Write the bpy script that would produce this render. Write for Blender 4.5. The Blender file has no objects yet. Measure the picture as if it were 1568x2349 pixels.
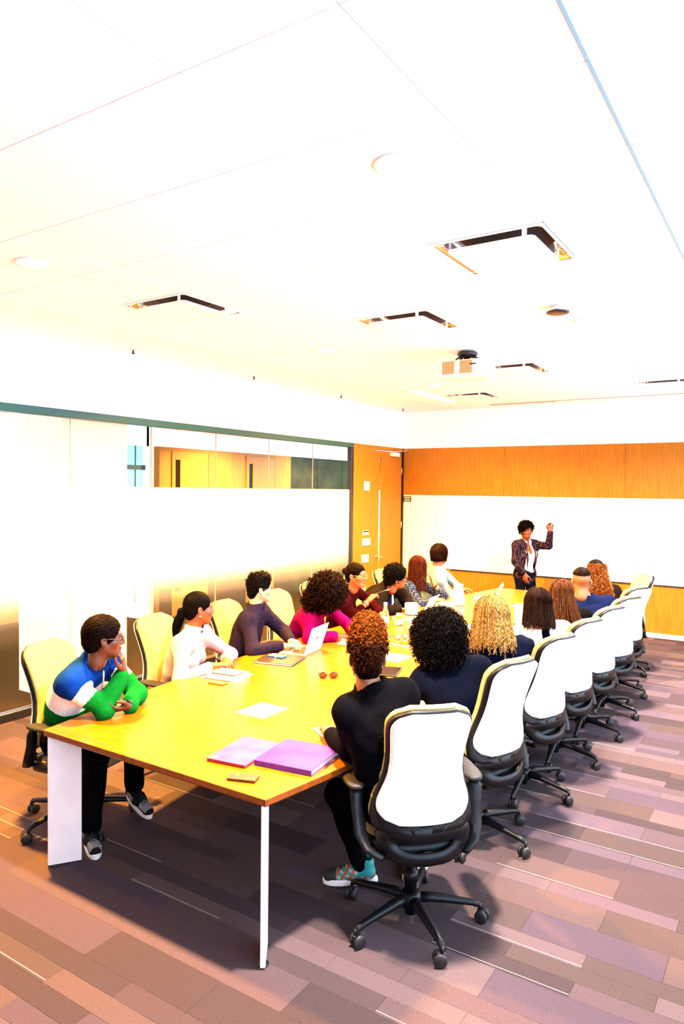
import bpy, bmesh, math, random
import numpy as np
from mathutils import Vector, Matrix
random.seed(7); rng = np.random.default_rng(7)
scene = bpy.context.scene
COL = scene.collection
PI = math.pi

# ------------------------------------------------------------------ camera
cam_d = bpy.data.cameras.new('camera'); cam_o = bpy.data.objects.new('camera', cam_d); COL.objects.link(cam_o)
cam_d.sensor_fit = 'VERTICAL'; cam_d.sensor_height = 36.0; cam_d.lens = 1623.3 * 36.0 / 2349.0
cam_d.clip_start = 0.05; cam_d.clip_end = 200
CR = (0.84045329, 0.54176084, 0.0115523); CU = (-0.02706063, 0.0206689, 0.99942009); CF = (-0.54120789, 0.84027852, -0.03203163)
cam_o.matrix_world = Matrix(((CR[0], CU[0], -CF[0], 0), (CR[1], CU[1], -CF[1], 0), (CR[2], CU[2], -CF[2], 2.0399), (0, 0, 0, 1)))
scene.camera = cam_o

# ------------------------------------------------------------------ daylight
world = bpy.data.worlds.new('daylight'); scene.world = world; world.use_nodes = True
bg = world.node_tree.nodes['Background']
bg.inputs[0].default_value = (0.50, 0.72, 1.0, 1); bg.inputs[1].default_value = 8.5
# portal: the long window band of the right wall
def portal(name, loc, rot, sx, sy):
    l = bpy.data.lights.new(name, 'AREA'); l.shape = 'RECTANGLE'; l.size = sx; l.size_y = sy
    l.cycles.is_portal = True
    o = bpy.data.objects.new(name, l); COL.objects.link(o); o.location = loc; o.rotation_euler = rot
    return o
portal('window_daylight', (1.42, 4.2, 2.05), (0, PI / 2, 0), 2.1, 11.2)

vs = scene.view_settings
vs.view_transform = 'Standard'; vs.look = 'None'; vs.gamma = 1.0; vs.use_curve_mapping = False
vs.exposure = 0.72

# ------------------------------------------------------------------ materials
MATS = {}
ALB = 0.50                                   # all coloured surfaces are this much darker than first noted
def mat(name, col, rough=0.6, metal=0.0, var=0.0, scale=20.0, bump=0.0, bscale=None, emit=None, estr=0.0, spec=0.5, stretch=None, sheen=0.0, alpha=None):
    if name in MATS: return MATS[name]
    if max(col) < .8 and metal < .5 and not emit: col = tuple(v * ALB for v in col)
    m = bpy.data.materials.new(name); m.use_nodes = True; MATS[name] = m
    nt = m.node_tree; b = nt.nodes['Principled BSDF']
    b.inputs['Base Color'].default_value = (*col, 1); b.inputs['Roughness'].default_value = rough
    b.inputs['Metallic'].default_value = metal; b.inputs['Specular IOR Level'].default_value = spec
    if sheen: b.inputs['Sheen Weight'].default_value = sheen
    if emit: b.inputs['Emission Color'].default_value = (*emit, 1); b.inputs['Emission Strength'].default_value = estr
    if var or bump:
        tc = nt.nodes.new('ShaderNodeTexCoord'); src = tc.outputs['Object']
        if stretch:
            mp = nt.nodes.new('ShaderNodeMapping'); mp.inputs['Scale'].default_value = stretch
            nt.links.new(src, mp.inputs[0]); src = mp.outputs[0]
    if var:
        n = nt.nodes.new('ShaderNodeTexNoise'); n.inputs['Scale'].default_value = scale; n.inputs['Detail'].default_value = 5
        r = nt.nodes.new('ShaderNodeValToRGB')
        r.color_ramp.elements[0].position = 0.32; r.color_ramp.elements[1].position = 0.68
        r.color_ramp.elements[0].color = (*[max(0, c * (1 - var)) for c in col], 1)
        r.color_ramp.elements[1].color = (*[min(1, c * (1 + var)) for c in col], 1)
        nt.links.new(src, n.inputs['Vector']); nt.links.new(n.outputs[0], r.inputs[0]); nt.links.new(r.outputs[0], b.inputs['Base Color'])
    if bump:
        n2 = nt.nodes.new('ShaderNodeTexNoise'); n2.inputs['Scale'].default_value = bscale or scale * 4; n2.inputs['Detail'].default_value = 3
        bp = nt.nodes.new('ShaderNodeBump'); bp.inputs['Strength'].default_value = bump; bp.inputs['Distance'].default_value = 0.01
        nt.links.new(src, n2.inputs['Vector']); nt.links.new(n2.outputs[0], bp.inputs['Height']); nt.links.new(bp.outputs[0], b.inputs['Normal'])
    return m

def wood(name, c0, c1, stretch, rough=0.45, scale=6.0, spec=0.4):
    m = bpy.data.materials.new(name); m.use_nodes = True; MATS[name] = m; c0 = tuple(v * ALB for v in c0); c1 = tuple(v * ALB for v in c1)
    nt = m.node_tree; b = nt.nodes['Principled BSDF']; N = nt.nodes.new; L = nt.links.new
    tc = N('ShaderNodeTexCoord'); mp = N('ShaderNodeMapping'); mp.inputs['Scale'].default_value = stretch
    n = N('ShaderNodeTexNoise'); n.inputs['Scale'].default_value = scale; n.inputs['Detail'].default_value = 7; n.inputs['Roughness'].default_value = 0.65; n.inputs['Distortion'].default_value = 0.4
    r = N('ShaderNodeValToRGB'); r.color_ramp.elements[0].position = 0.3; r.color_ramp.elements[1].position = 0.72
    r.color_ramp.elements[0].color = (*c0, 1); r.color_ramp.elements[1].color = (*c1, 1)
    L(tc.outputs['Object'], mp.inputs[0]); L(mp.outputs[0], n.inputs['Vector']); L(n.outputs[0], r.inputs[0]); L(r.outputs[0], b.inputs['Base Color'])
    b.inputs['Roughness'].default_value = rough; b.inputs['Specular IOR Level'].default_value = spec
    return m

# ------------------------------------------------------------------ mesh helpers
class MB:
    """collects vertices / faces (with a material index) for one mesh object"""
    def __init__(s): s.v = []; s.f = []; s.m = []; s.sm = []
    def add(s, vs, fs, mi=0, smooth=False):
        o = len(s.v); s.v.extend([tuple(map(float, p)) for p in vs])
        for f in fs: s.f.append(tuple(int(i) + o for i in f)); s.m.append(mi); s.sm.append(smooth)
        return s
    def box(s, x0, x1, y0, y1, z0, z1, mi=0):
        v = [(x0, y0, z0), (x1, y0, z0), (x1, y1, z0), (x0, y1, z0), (x0, y0, z1), (x1, y0, z1), (x1, y1, z1), (x0, y1, z1)]
        return s.add(v, [(0, 3, 2, 1), (4, 5, 6, 7), (0, 1, 5, 4), (1, 2, 6, 5), (2, 3, 7, 6), (3, 0, 4, 7)], mi)
    def rbox(s, x0, x1, y0, y1, z0, z1, b=0.003, mi=0, seg=2, smooth=False):
        bm = bmesh.new(); bmesh.ops.create_cube(bm, size=1)
        for v in bm.verts: v.co = Vector(((x0 + x1) / 2 + v.co.x * (x1 - x0), (y0 + y1) / 2 + v.co.y * (y1 - y0), (z0 + z1) / 2 + v.co.z * (z1 - z0)))
        bmesh.ops.bevel(bm, geom=list(bm.edges), offset=b, segments=seg, profile=0.5, affect='EDGES', clamp_overlap=True)
        bm.verts.index_update()
        s.add([v.co for v in bm.verts], [[v.index for v in f.verts] for f in bm.faces], mi, smooth); bm.free(); return s
    def tube(s, pts, r, n=8, mi=0, cap=True, smooth=True, flat=None):
        P = np.array(pts, float); k = len(P); R = np.broadcast_to(np.array(r, float), (k,))
        T = np.gradient(P, axis=0) if k > 2 else np.repeat((P[1:] - P[:1]), k, 0)
        T /= np.linalg.norm(T, axis=1)[:, None] + 1e-12
        ref = np.array([0, 0, 1.0]) if abs(T[:, 2]).mean() < 0.85 else np.array([1.0, 0, 0])
        vs = []
        for i in range(k):
            a = np.cross(T[i], ref); a /= np.linalg.norm(a) + 1e-12; b = np.cross(a, T[i])
            fa, fb = (1, 1) if flat is None else flat
            for j in range(n):
                t = 2 * PI * (j + .5) / n; vs.append(P[i] + R[i] * (fa * a * math.cos(t) + fb * b * math.sin(t)))
        fs = [(i * n + j, i * n + (j + 1) % n, (i + 1) * n + (j + 1) % n, (i + 1) * n + j) for i in range(k - 1) for j in range(n)]
        if cap: fs += [tuple(range(n - 1, -1, -1)), tuple((k - 1) * n + j for j in range(n))]
        return s.add(vs, fs, mi, smooth)
    def lathe(s, prof, c=(0, 0, 0), n=24, mi=0, axis='z', smooth=True):
        vs = []
        for (r, z) in prof:
            for j in range(n):
                t = 2 * PI * j / n; a, b = r * math.cos(t), r * math.sin(t)
                p = (a, b, z) if axis == 'z' else ((z, a, b) if axis == 'x' else (a, z, b))
                vs.append((c[0] + p[0], c[1] + p[1], c[2] + p[2]))
        k = len(prof)
        fs = [(i * n + j, i * n + (j + 1) % n, (i + 1) * n + (j + 1) % n, (i + 1) * n + j) for i in range(k - 1) for j in range(n)]
        fs += [tuple(range(n - 1, -1, -1)), tuple((k - 1) * n + j for j in range(n))]
        return s.add(vs, fs, mi, smooth)
    def prism(s, outline, z0, z1, mi=0, chamfer=0.0):
        n = len(outline); o = np.array(outline, float); c = o.mean(0)
        def ring(z, k=0.0):
            d = o - c; q = c + d * (1 - k / (np.linalg.norm(d, axis=1)[:, None] + 1e-9)); return [(x, y, z) for x, y in q]
        rings = [ring(z0, chamfer)] + ([ring(z0 + chamfer), ring(z1 - chamfer)] if chamfer else []) + [ring(z1, chamfer)]
        vs = [p for r in rings for p in r]; k = len(rings)
        fs = [(i * n + j, i * n + (j + 1) % n, (i + 1) * n + (j + 1) % n, (i + 1) * n + j) for i in range(k - 1) for j in range(n)]
        fs += [tuple(range(n - 1, -1, -1)), tuple((k - 1) * n + j for j in range(n))]
        return s.add(vs, fs, mi)
    def mesh(s, name, mats):
        me = bpy.data.meshes.new(name); me.from_pydata(s.v, [], s.f)
        for m in (mats if isinstance(mats, (list, tuple)) else [mats]): me.materials.append(m)
        me.polygons.foreach_set('material_index', s.m); me.polygons.foreach_set('use_smooth', s.sm); me.update(); return me
    def obj(s, name, mats, parent=None, loc=None, rot=None):
        return link(name, s.mesh(name, mats), parent, loc, rot)
    def xf(s, M):
        s.v = [tuple(M @ Vector(p)) for p in s.v]; return s

def link(name, me, parent=None, loc=None, rot=None):
    o = bpy.data.objects.new(name, me); COL.objects.link(o)
    if parent is not None: o.parent = parent
    if loc is not None: o.location = loc
    if rot is not None: o.rotation_euler = rot
    return o
def tag(o, label=None, cat=None, group=None, kind=None):
    if label: o['label'] = label
    if cat: o['category'] = cat
    if group: o['group'] = group
    if kind: o['kind'] = kind
    return o
def thing(name, label, cat, loc=(0, 0, 0), rz=0.0, group=None):
    o = bpy.data.objects.new(name, None); COL.objects.link(o); o.empty_display_size = 0.1
    o.location = loc; o.rotation_euler = (0, 0, rz); return tag(o, label, cat, group)
def struct(name, mb, mats, parent=None):
    o = mb.obj(name, mats, parent)
    if parent is None: o['kind'] = 'structure'
    return o
def np_mesh(name, V, Q, mats, mi=None, smooth=True):
    """fast mesh from arrays of vertices and quads / triangles"""
    me = bpy.data.meshes.new(name); V = np.ascontiguousarray(V, np.float32); Q = np.ascontiguousarray(Q, np.int32)
    me.vertices.add(len(V)); me.vertices.foreach_set('co', V.ravel())
    k = Q.shape[1]; me.loops.add(Q.size); me.loops.foreach_set('vertex_index', Q.ravel())
    me.polygons.add(len(Q)); me.polygons.foreach_set('loop_start', np.arange(0, Q.size, k, dtype=np.int32))
    for m in (mats if isinstance(mats, (list, tuple)) else [mats]): me.materials.append(m)
    me.polygons.foreach_set('use_smooth', np.full(len(Q), smooth))
    if mi is not None: me.polygons.foreach_set('material_index', np.ascontiguousarray(mi, np.int32))
    me.update(calc_edges=True); me.validate(); return me
def dup(root, label=None, loc=None, rz=None, group=None):
    """copy a thing with its parts and sub-parts (mesh data shared)"""
    def cp(o, par):
        c = o.copy(); COL.objects.link(c); c.parent = par
        for ch in list(o.children): cp(ch, c)
        return c
    r = cp(root, None)
    if label: r['label'] = label
    if group: r['group'] = group
    if loc is not None: r.location = loc
    if rz is not None: r.rotation_euler = (0, 0, rz)
    return r
# ------------------------------------------------------------------ the room
XL, XR, YB, YF, ZC = -5.679, 1.35, 10.743, -2.1, 3.357
ZW = 2.744                                   # top of the wood and of the glass wall
m_white = mat('white_paint', (0.90, 0.89, 0.86), 0.7, var=0.02, scale=3)
m_ceil = mat('ceiling_tile_white', (0.93, 0.93, 0.92), 0.8, var=0.015, scale=60)
m_wallwood = wood('orange_wood_veneer', (0.50, 0.17, 0.010), (0.74, 0.31, 0.024), (9, 9, 0.5), 0.5, spec=.15)
m_doorwood = wood('door_wood_veneer', (0.56, 0.19, 0.012), (0.78, 0.32, 0.03), (10, 10, 0.45), 0.45, spec=.15)
m_black = mat('black_metal', (0.006, 0.006, 0.007), 0.4)
m_dark = mat('dark_gap', (0.012, 0.01, 0.01), 0.8)
m_green = mat('teal_metal', (0.008, 0.15, 0.135), 0.45, metal=0.2)
m_chrome = mat('polished_metal', (0.78, 0.78, 0.80), 0.12, metal=1.0)
m_alu = mat('satin_aluminium', (0.55, 0.55, 0.56), 0.35, metal=0.9)
m_base = mat('white_baseboard', (0.82, 0.78, 0.72), 0.5)
m_board = mat('whiteboard_enamel', (0.86, 0.84, 0.74), 0.22, spec=0.5)
m_plastic = mat('white_plastic', (0.85, 0.82, 0.72), 0.35)

# --- carpet: planks 0.61 m long, staggered, two row heights
m_under = mat('carpet_backing', (0.05, 0.042, 0.045), 0.95)
fl = struct('floor', MB().box(XL - 4.2, XR + .1, YF - .1, YB + .1, -0.12, -0.012), m_under)
tones = [(.205, .140, .150), (.155, .108, .116), (.225, .160, .190), (.125, .090, .094), (.215, .145, .138), (.175, .125, .155), (.255, .180, .186), (.165, .117, .108)]
m_carp = [mat('carpet_%d' % i, tuple(.66 * v for v in t), 0.95, var=0.28, scale=210, bump=0.5, bscale=320, spec=0.02) for i, t in enumerate(tones)]
m_stripe = mat('carpet_accent_stripe', (0.62, 0.50, 0.47), 0.9)
def plank_mb(h, stripe):
    b = MB(); g = 0.0002; t = 0.0012
    x0, x1, y0, y1 = g, .61 - g, g, h - g
    v = [(x0, y0, -.012), (x1, y0, -.012), (x1, y1, -.012), (x0, y1, -.012), (x0, y0, -t), (x1, y0, -t), (x1, y1, -t), (x0, y1, -t),
         (x0 + t * .6, y0 + t * .6, 0), (x1 - t * .6, y0 + t * .6, 0), (x1 - t * .6, y1 - t * .6, 0), (x0 + t * .6, y1 - t * .6, 0)]
    b.add(v, [(0, 1, 5, 4), (1, 2, 6, 5), (2, 3, 7, 6), (3, 0, 4, 7), (4, 5, 9, 8), (5, 6, 10, 9), (6, 7, 11, 10), (7, 4, 8, 11), (8, 9, 10, 11)], 0)
    if stripe: b.box(x0, x1, .012, .0152, -.002, 0.0007, 1)
    return b
pm = {}
for hh in (.1017, .2033):
    for ti in range(len(tones)):
        for st in (0, 1): pm[(hh, ti, st)] = (plank_mb(hh, st), plank_mb(hh, st).mesh('plank', [m_carp[ti], m_stripe]))
C0 = np.array([0, 0, 2.04])
def proj(P):
    d = np.asarray(P, float) - C0; z = d @ np.array(CF)
    return 784 + 1623.3 * (d @ np.array(CR)) / z, 1174.5 - 1623.3 * (d @ np.array(CU)) / z, z
plank_list = []; y = 0.62 - 8 * .2033; rr = random.Random(3); seq = 0
while y < YB:
    hh = .2033 if rr.random() < .5 else .1017
    off = -3.168 + (0.305 if seq % 2 else 0) - 14 * .61; seq += 1
    x = off
    while x < XR:
        if x + .61 > XL and x < XR and y + hh > YF:
            ti = rr.randrange(len(tones)); st = 1 if rr.random() < .16 else 0
            plank_list.append((x, y, hh, ti, st))
        x += .61
    y += hh
def prank(q):
    u, v, z = proj((q[0] + .3, q[1] + .1, 0))
    return (z if z > .8 and -60 < u < 1640 and v < 2440 else 1e6 + abs(z))
plank_list.sort(key=prank)
rest = {}
for k, (x, y, hh, ti, st) in enumerate(plank_list):
    if k < 300: link('carpet_plank', pm[(hh, ti, st)][1], fl, (x, y, 0))
    else: rest.setdefault(0, []).append((x, y, hh, ti, st))
rb = MB()
for (x, y, hh, ti, st) in rest.get(0, []):
    x1 = min(x + .61, XR) - .0008; x0 = max(x, XL) + .0008
    rb.box(x0, x1, y + .0008, y + hh - .0008, -.012, 0, ti)
    if st: rb.box(x0, x1, y + .012, y + .0152, -.002, .0007, len(tones))
tag(rb.obj('carpet_planks', m_carp + [m_stripe], fl), kind='stuff')

# --- ceiling: gypsum frame with 0.61 m tiles let into it
cx0, cx1, cy0, cy1 = -4.747, -0.577, 2.25 - 7 * .61, 2.25 + 13 * .61
cb = MB()
cb.box(XL - .1, XR + .1, YF - .1, YB + .1, ZC + .09, ZC + .16)            # slab above the tiles
cb.box(XL - .1, cx0, YF - .1, YB + .1, ZC, ZC + .09); cb.box(cx1, XR + .1, YF - .1, YB + .1, ZC + 0.0, ZC + .09)
cb.box(cx0, cx1, cy1, YB + .1, ZC, ZC + .09); cb.box(cx0, cx1, YF - .1, cy0, ZC, ZC + .09)
ce = struct('ceiling', cb, m_white)
xs = [-4.747, -4.137, -3.527, -2.917, -2.307, -1.697, -1.087, -0.577]
diff_cells = {(5, 2), (1, 2), (3, 4), (3, 8), (1, 11), (5, 11)}            # (x cell, y cell from y = 2.25)
g = .0030; tb = MB().box(g, .61 - g, g, .61 - g, 0.0, .02).mesh('ceiling_tile', m_ceil)
tn = MB().box(g, .51 - g, g, .61 - g, 0.0, .02).mesh('ceiling_tile_narrow', m_ceil)
slot_cells = {(6, 1)}
for i in range(7):
    for j in range(-7, 13):
        if (i, j) in diff_cells or (i, j) in slot_cells: continue
        link('ceiling_tile', tn if i == 6 else tb, ce, (xs[i], 2.25 + .61 * j, ZC))
# tile cut by a linear air slot
sb = MB().box(g, .004, g, .61 - g, 0, .02).box(.10, .51 - g, g, .61 - g, 0, .02)
sb.obj('slotted_tile', m_ceil, ce, (xs[6], 2.25 + .61, ZC))
MB().box(.004, .008, .01, .60, .004, .02).box(.009, .095, .01, .60, .0005, .02, 1).box(.096, .10, .01, .60, .004, .02).obj('air_slot', [m_alu, m_ceil], ce, (xs[6], 2.25 + .61, ZC))
# shadow gap profile along the window side and a double line slot along the back
m_blue = mat('pale_blue_profile', (0.28, 0.66, 0.79), 0.4)
struct('trim_1', MB().box(cx1 - .003, cx1 + .008, cy0, cy1, ZC - .004, ZC + .01), m_blue)
struct('trim_2', MB().box(-4.0, -1.2, cy1 + .12, cy1 + .135, ZC - .004, ZC + .01).box(-4.0, -3.0, cy1 + .20, cy1 + .23, ZC - .003, ZC + .01), mat('slot_grey', (.25, .16, .12), .6))

# --- back wall: white above, wood, whiteboard, wood, white baseboard
bw = MB().box(XL - .1, XR + .1, YB + .03, YB + .2, -.1, ZC + .16)
wbk = struct('wall_back', bw, m_white)
px = [XL, -3.9, -2.1, -.3, XR]
for i in range(4):
    MB().rbox(px[i] + .0015, px[i + 1] - .0015, YB, YB + .03, 1.958, ZW, .0015, seg=1).obj('wood_panel', m_wallwood, wbk)
    MB().rbox(px[i] + .0015, px[i + 1] - .0015, YB, YB + .03, .06, .739, .0015, seg=1).obj('wood_panel', m_wallwood, wbk)
MB().box(XL, XR, YB + .005, YB + .03, ZW, ZC).obj('upper_plaster', m_white, wbk)
struct('baseboard_back', MB().box(XL, XR, YB - .012, YB + .03, 0, .063), m_base)
wt = thing('whiteboard', 'long white wall whiteboard with dark lower rail behind the presenter', 'whiteboard', (0, 0, 0))
MB().rbox(XL + .02, XR - .05, YB - .004, YB + .03, .749, 1.958, .002, seg=1).obj('writing_surface', m_board, wt)
MB().rbox(XL + .9, XR - .05, YB - .022, YB + .03, .735, .7485, .002, seg=1).obj('lower_rail', m_dark, wt)
# --- right wall with the long window band, wall behind the camera with a window
def window_wall(name, horiz, at, a0, a1, z0, z1, lo, hi, nmul):
    """wall with an opening a0..a1 x z0..z1; horiz False: plane x = at, True: plane y = at"""
    b = MB(); d = .16
    def bx(u0, u1, w0, w1):
        if horiz: b.box(u0, u1, at - d, at, w0, w1)
        else: b.box(at, at + d, u0, u1, w0, w1)
    bx(lo, hi, -.1, z0); bx(lo, hi, z1, ZC + .16); bx(lo, a0, z0, z1); bx(a1, hi, z0, z1)
    return struct(name, b, m_white)
window_wall('wall_right', False, XR, -1.4, 9.8, 1.0, 3.1, YF - .1, YB + .2, 8)
struct('wall_front', MB().box(XL - .1, XR + .1, YF - .16, YF, -.1, ZC + .16), m_wallwood)
m_pane = bpy.data.materials.new('clear_window_glass'); m_pane.use_nodes = True
def front_only(nt, fr, mx):
    # reflect on the outer face only, so that a pane does not trap light between its two faces
    ge = nt.nodes.new('ShaderNodeNewGeometry'); sb = nt.nodes.new('ShaderNodeMath'); sb.operation = 'SUBTRACT'; sb.inputs[0].default_value = 1.0
    mu = nt.nodes.new('ShaderNodeMath'); mu.operation = 'MULTIPLY'
    nt.links.new(ge.outputs['Backfacing'], sb.inputs[1]); nt.links.new(sb.outputs[0], mu.inputs[0]); nt.links.new(fr.outputs[0], mu.inputs[1]); nt.links.new(mu.outputs[0], mx.inputs[0])
def thin_glass(m, refl=.06, tint=(1, 1, 1)):
    nt = m.node_tree; nt.nodes.clear(); N = nt.nodes.new
    o = N('ShaderNodeOutputMaterial'); mx = N('ShaderNodeMixShader'); t = N('ShaderNodeBsdfTransparent'); gl = N('ShaderNodeBsdfGlossy')
    t.inputs[0].default_value = (*tint, 1); gl.inputs['Roughness'].default_value = 0.02; fr = N('ShaderNodeFresnel'); fr.inputs[0].default_value = 1.45
    front_only(nt, fr, mx); nt.links.new(t.outputs[0], mx.inputs[1]); nt.links.new(gl.outputs[0], mx.inputs[2]); nt.links.new(mx.outputs[0], o.inputs[0])
thin_glass(m_pane)
m_frame = mat('grey_window_frame', (.35, .36, .38), .4, metal=.5)
for k in range(8):
    y0 = -1.4 + 1.4 * k
    w = struct('window_%d' % (k + 1), MB().box(XR + .05, XR + .11, y0, y0 + .04, 1.0, 3.1).box(XR + .05, XR + .11, y0 + 1.36, y0 + 1.4, 1.0, 3.1)
               .box(XR + .05, XR + .11, y0 + .04, y0 + 1.36, 1.0, 1.04).box(XR + .05, XR + .11, y0 + .04, y0 + 1.36, 3.06, 3.1), m_frame)
    MB().box(XR + .075, XR + .08, y0 + .04, y0 + 1.36, 1.04, 3.06).obj('pane', m_pane, w)

# --- left wall: white bulkhead, glass partition, wood portion with the door
struct('wall_left', MB().box(XL - .12, XL, YF - .1, YB + .05, ZW, ZC + .16).box(XL - .12, XL + .0, YF - .1, .55, -.1, ZW), m_white)
YG = 9.06                                    # end of the glass
struct('trim_3', MB().rbox(XL - .08, XL + .012, .55, YG + .06, ZW - .07, ZW - .002, .003, seg=1), m_green)
struct('trim_4', MB().rbox(XL - .07, XL + .012, YG - .005, YG + .055, 0, ZW - .071, .003, seg=1), m_black)
struct('trim_5', MB().rbox(XL - .07, XL + .012, .55, YG - .006, 0, .075, .003, seg=1), m_black)
# glass panes: clear, with a frosted film whose dots fade out towards the floor
def frost_mat():
    m = bpy.data.materials.new('frosted_film_glass'); m.use_nodes = True; nt = m.node_tree; nt.nodes.clear(); N = nt.nodes.new; L = nt.links.new
    o = N('ShaderNodeOutputMaterial'); tc = N('ShaderNodeTexCoord'); sx = N('ShaderNodeSeparateXYZ'); L(tc.outputs['Object'], sx.inputs[0])
    rp = N('ShaderNodeValToRGB'); e = rp.color_ramp.elements; mr = N('ShaderNodeMath'); mr.operation = 'DIVIDE'; mr.inputs[1].default_value = 2.8
    L(sx.outputs[2], mr.inputs[0]); L(mr.outputs[0], rp.inputs[0])
    rp.color_ramp.interpolation = 'LINEAR'
    e[0].position = 0.10; e[0].color = (.008,) * 3 + (1,); e[1].position = 0.47; e[1].color = (.97,) * 3 + (1,)
    for pz, pv in ((.60, .004), (.78, .02), (.94, .10), (1.10, .38)):
        e2 = e.new(pz / 2.8); e2.color = (pv,) * 3 + (1,)
    a = e.new(2.0335 / 2.8); a.color = (.97,) * 3 + (1,); c = e.new(2.0345 / 2.8); c.color = (0, 0, 0, 1)
    tr = N('ShaderNodeBsdfTransparent'); gl = N('ShaderNodeBsdfGlossy'); gl.inputs['Roughness'].default_value = .015; fr = N('ShaderNodeFresnel'); fr.inputs[0].default_value = 1.08
    m1 = N('ShaderNodeMixShader'); front_only(nt, fr, m1); L(tr.outputs[0], m1.inputs[1]); L(gl.outputs[0], m1.inputs[2])
    tl = N('ShaderNodeBsdfTranslucent'); tl.inputs[0].default_value = (.92, .90, .80, 1); df = N('ShaderNodeBsdfDiffuse'); df.inputs[0].default_value = (.95, .93, .86, 1)
    m2 = N('ShaderNodeMixShader'); m2.inputs[0].default_value = .62; L(tl.outputs[0], m2.inputs[1]); L(df.outputs[0], m2.inputs[2])
    m3 = N('ShaderNodeMixShader'); L(rp.outputs[0], m3.inputs[0]); L(m1.outputs[0], m3.inputs[1]); L(m2.outputs[0], m3.inputs[2]); L(m3.outputs[0], o.inputs[0])
    return m
m_frost = frost_mat()
gp = thing('glass_partition', 'frosted glass partition with clear top band along the corridor', 'partition', (XL, 0, 0))
seams = [.56, 2.3, 3.25, 4.18, 5.16, 6.14, 7.12, 8.09, YG - .005]
for a, b in zip(seams[:-1], seams[1:]):
    MB().box(-.035, -.025, a + .003, b - .003, .075, ZW - .071).obj('pane', m_frost, gp)
m_seam = mat('glass_edge', (.62, .60, .45), .3)
for a in seams[1:-1]: MB().box(-.036, -.024, a - .0028, a + .0028, .075, ZW - .071).obj('glass_joint', m_seam, gp)
# wood panel with switches, door
wl = struct('trim_6', MB().rbox(XL - .10, XL, YG + .055, 9.775, 0, ZW - .001, .002, seg=1).rbox(XL - .10, XL, 9.776, 10.70, 2.685, ZW - .001, .002, seg=1), m_doorwood)
struct('trim_7', MB().box(XL - .10, XL + .004, 10.695, YB, 0, ZW), m_black)
dr = MB(); X0, X1 = XL - .055, XL - .008
dr.rbox(X0, X1, 9.785, 9.92, .012, 2.672, .002, seg=1).rbox(X0, X1, 10.0, 10.685, .012, 2.672, .002, seg=1).box(X0, X1, 9.92, 10.0, .012, .30).box(X0, X1, 9.92, 10.0, 2.545, 2.672)
door = struct('door_1', dr, m_doorwood)
MB().box(X0 + .02, X0 + .026, 9.92, 10.0, .30, 2.545).obj('glass_slot', m_frost, door, (0, 0, 0))
hb = MB().tube([(X1, 9.85, .96), (X1 + .05, 9.85, .96), (X1 + .055, 9.86, .96), (X1 + .055, 9.97, .96)], .009, 8).lathe([(.024, 0), (.024, .006)], (X1, 9.85, .96), 16, axis='x')
hb.obj('handle', m_chrome, door)
for z in (2.36, 1.45, .35): MB().lathe([(.008, -.055), (.008, .055)], (X1 + .004, 10.688, z), 10).obj('hinge', m_alu, door)
MB().rbox(X1, X1 + .055, 10.27, 10.52, 2.595, 2.655, .006).obj('door_closer', m_plastic, door)
MB().tube([(X1 + .03, 10.36, 2.665), (X1 + .16, 10.62, 2.70)], .007, 6).tube([(X1 + .16, 10.62, 2.70), (XL, 10.70, 2.71)], .007, 6).obj('closer_arm', m_alu, door)
def plate(y0, y1, z0, z1, label, cat, name, n=1, dark=False):
    t = thing(name, label, cat, (XL, (y0 + y1) / 2, z0))
    w = (y1 - y0) / n; h = z1 - z0
    for i in range(n):
        a = -(y1 - y0) / 2 + i * w
        MB().rbox(0, .010, a + .004, a + w - .004, 0, h, .003).obj('plate', m_plastic, t)
        if not dark: MB().rbox(.010, .016, a + w * .36, a + w * .64, h * .3, h * .7, .002).obj('rocker', m_plastic, t)
    if dark: MB().rbox(.010, .014, -(y1 - y0) / 2 + .01, (y1 - y0) / 2 - .01, h * .62, h * .95, .002).obj('display', m_black, t)
    return t
plate(9.43, 9.60, 2.025, 2.17, 'white sensor box high on the wood panel beside the door', 'sensor', 'wall_sensor')
plate(9.41, 9.59, 1.325, 1.40, 'small thermostat with dark display on the wood panel beside the door', 'thermostat', 'thermostat', 1, True)
plate(9.40, 9.64, 1.165, 1.275, 'pair of light switches just below the thermostat', 'switch', 'light_switch', 2)
plate(9.38, 9.60, .90, 1.025, 'lower pair of light switches below the other pair beside the door', 'switch', 'light_switch', 2)
# PLEASE ERASE sign in the corner of the board
sg = thing('sign', 'small dark green sign with white block letters at the upper corner of the whiteboard', 'sign', (-5.593, YB - .005, 1.845))
MB().rbox(-.072, .072, -.006, 0, 0, .092, .001, seg=1).obj('sign_plate', mat('sign_green', (.05, .055, .012), .5), sg)
def text(s, size, loc, rot, m, parent, name='lettering', ext=.0008, align='CENTER', sx=1.0):
    cu = bpy.data.curves.new(name, 'FONT'); cu.body = s; cu.size = size; cu.extrude = ext; cu.align_x = align
    tmp = bpy.data.objects.new('tmp_text', cu); COL.objects.link(tmp)
    dg = bpy.context.evaluated_depsgraph_get(); me = bpy.data.meshes.new_from_object(tmp.evaluated_get(dg))
    bpy.data.objects.remove(tmp); bpy.data.curves.remove(cu); me.materials.clear(); me.materials.append(m)
    if sx != 1.0:
        for v in me.vertices: v.co.x *= sx
    return link(name, me, parent, loc, rot)
m_sgw = mat('sign_white', (.85, .85, .7), .5)
text('PLEASE', .038, (0, -.0065, .053), (PI / 2, 0, 0), m_sgw, sg, sx=.92)
text('ERASE', .038, (0, -.0065, .014), (PI / 2, 0, 0), m_sgw, sg, sx=.98)

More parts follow.
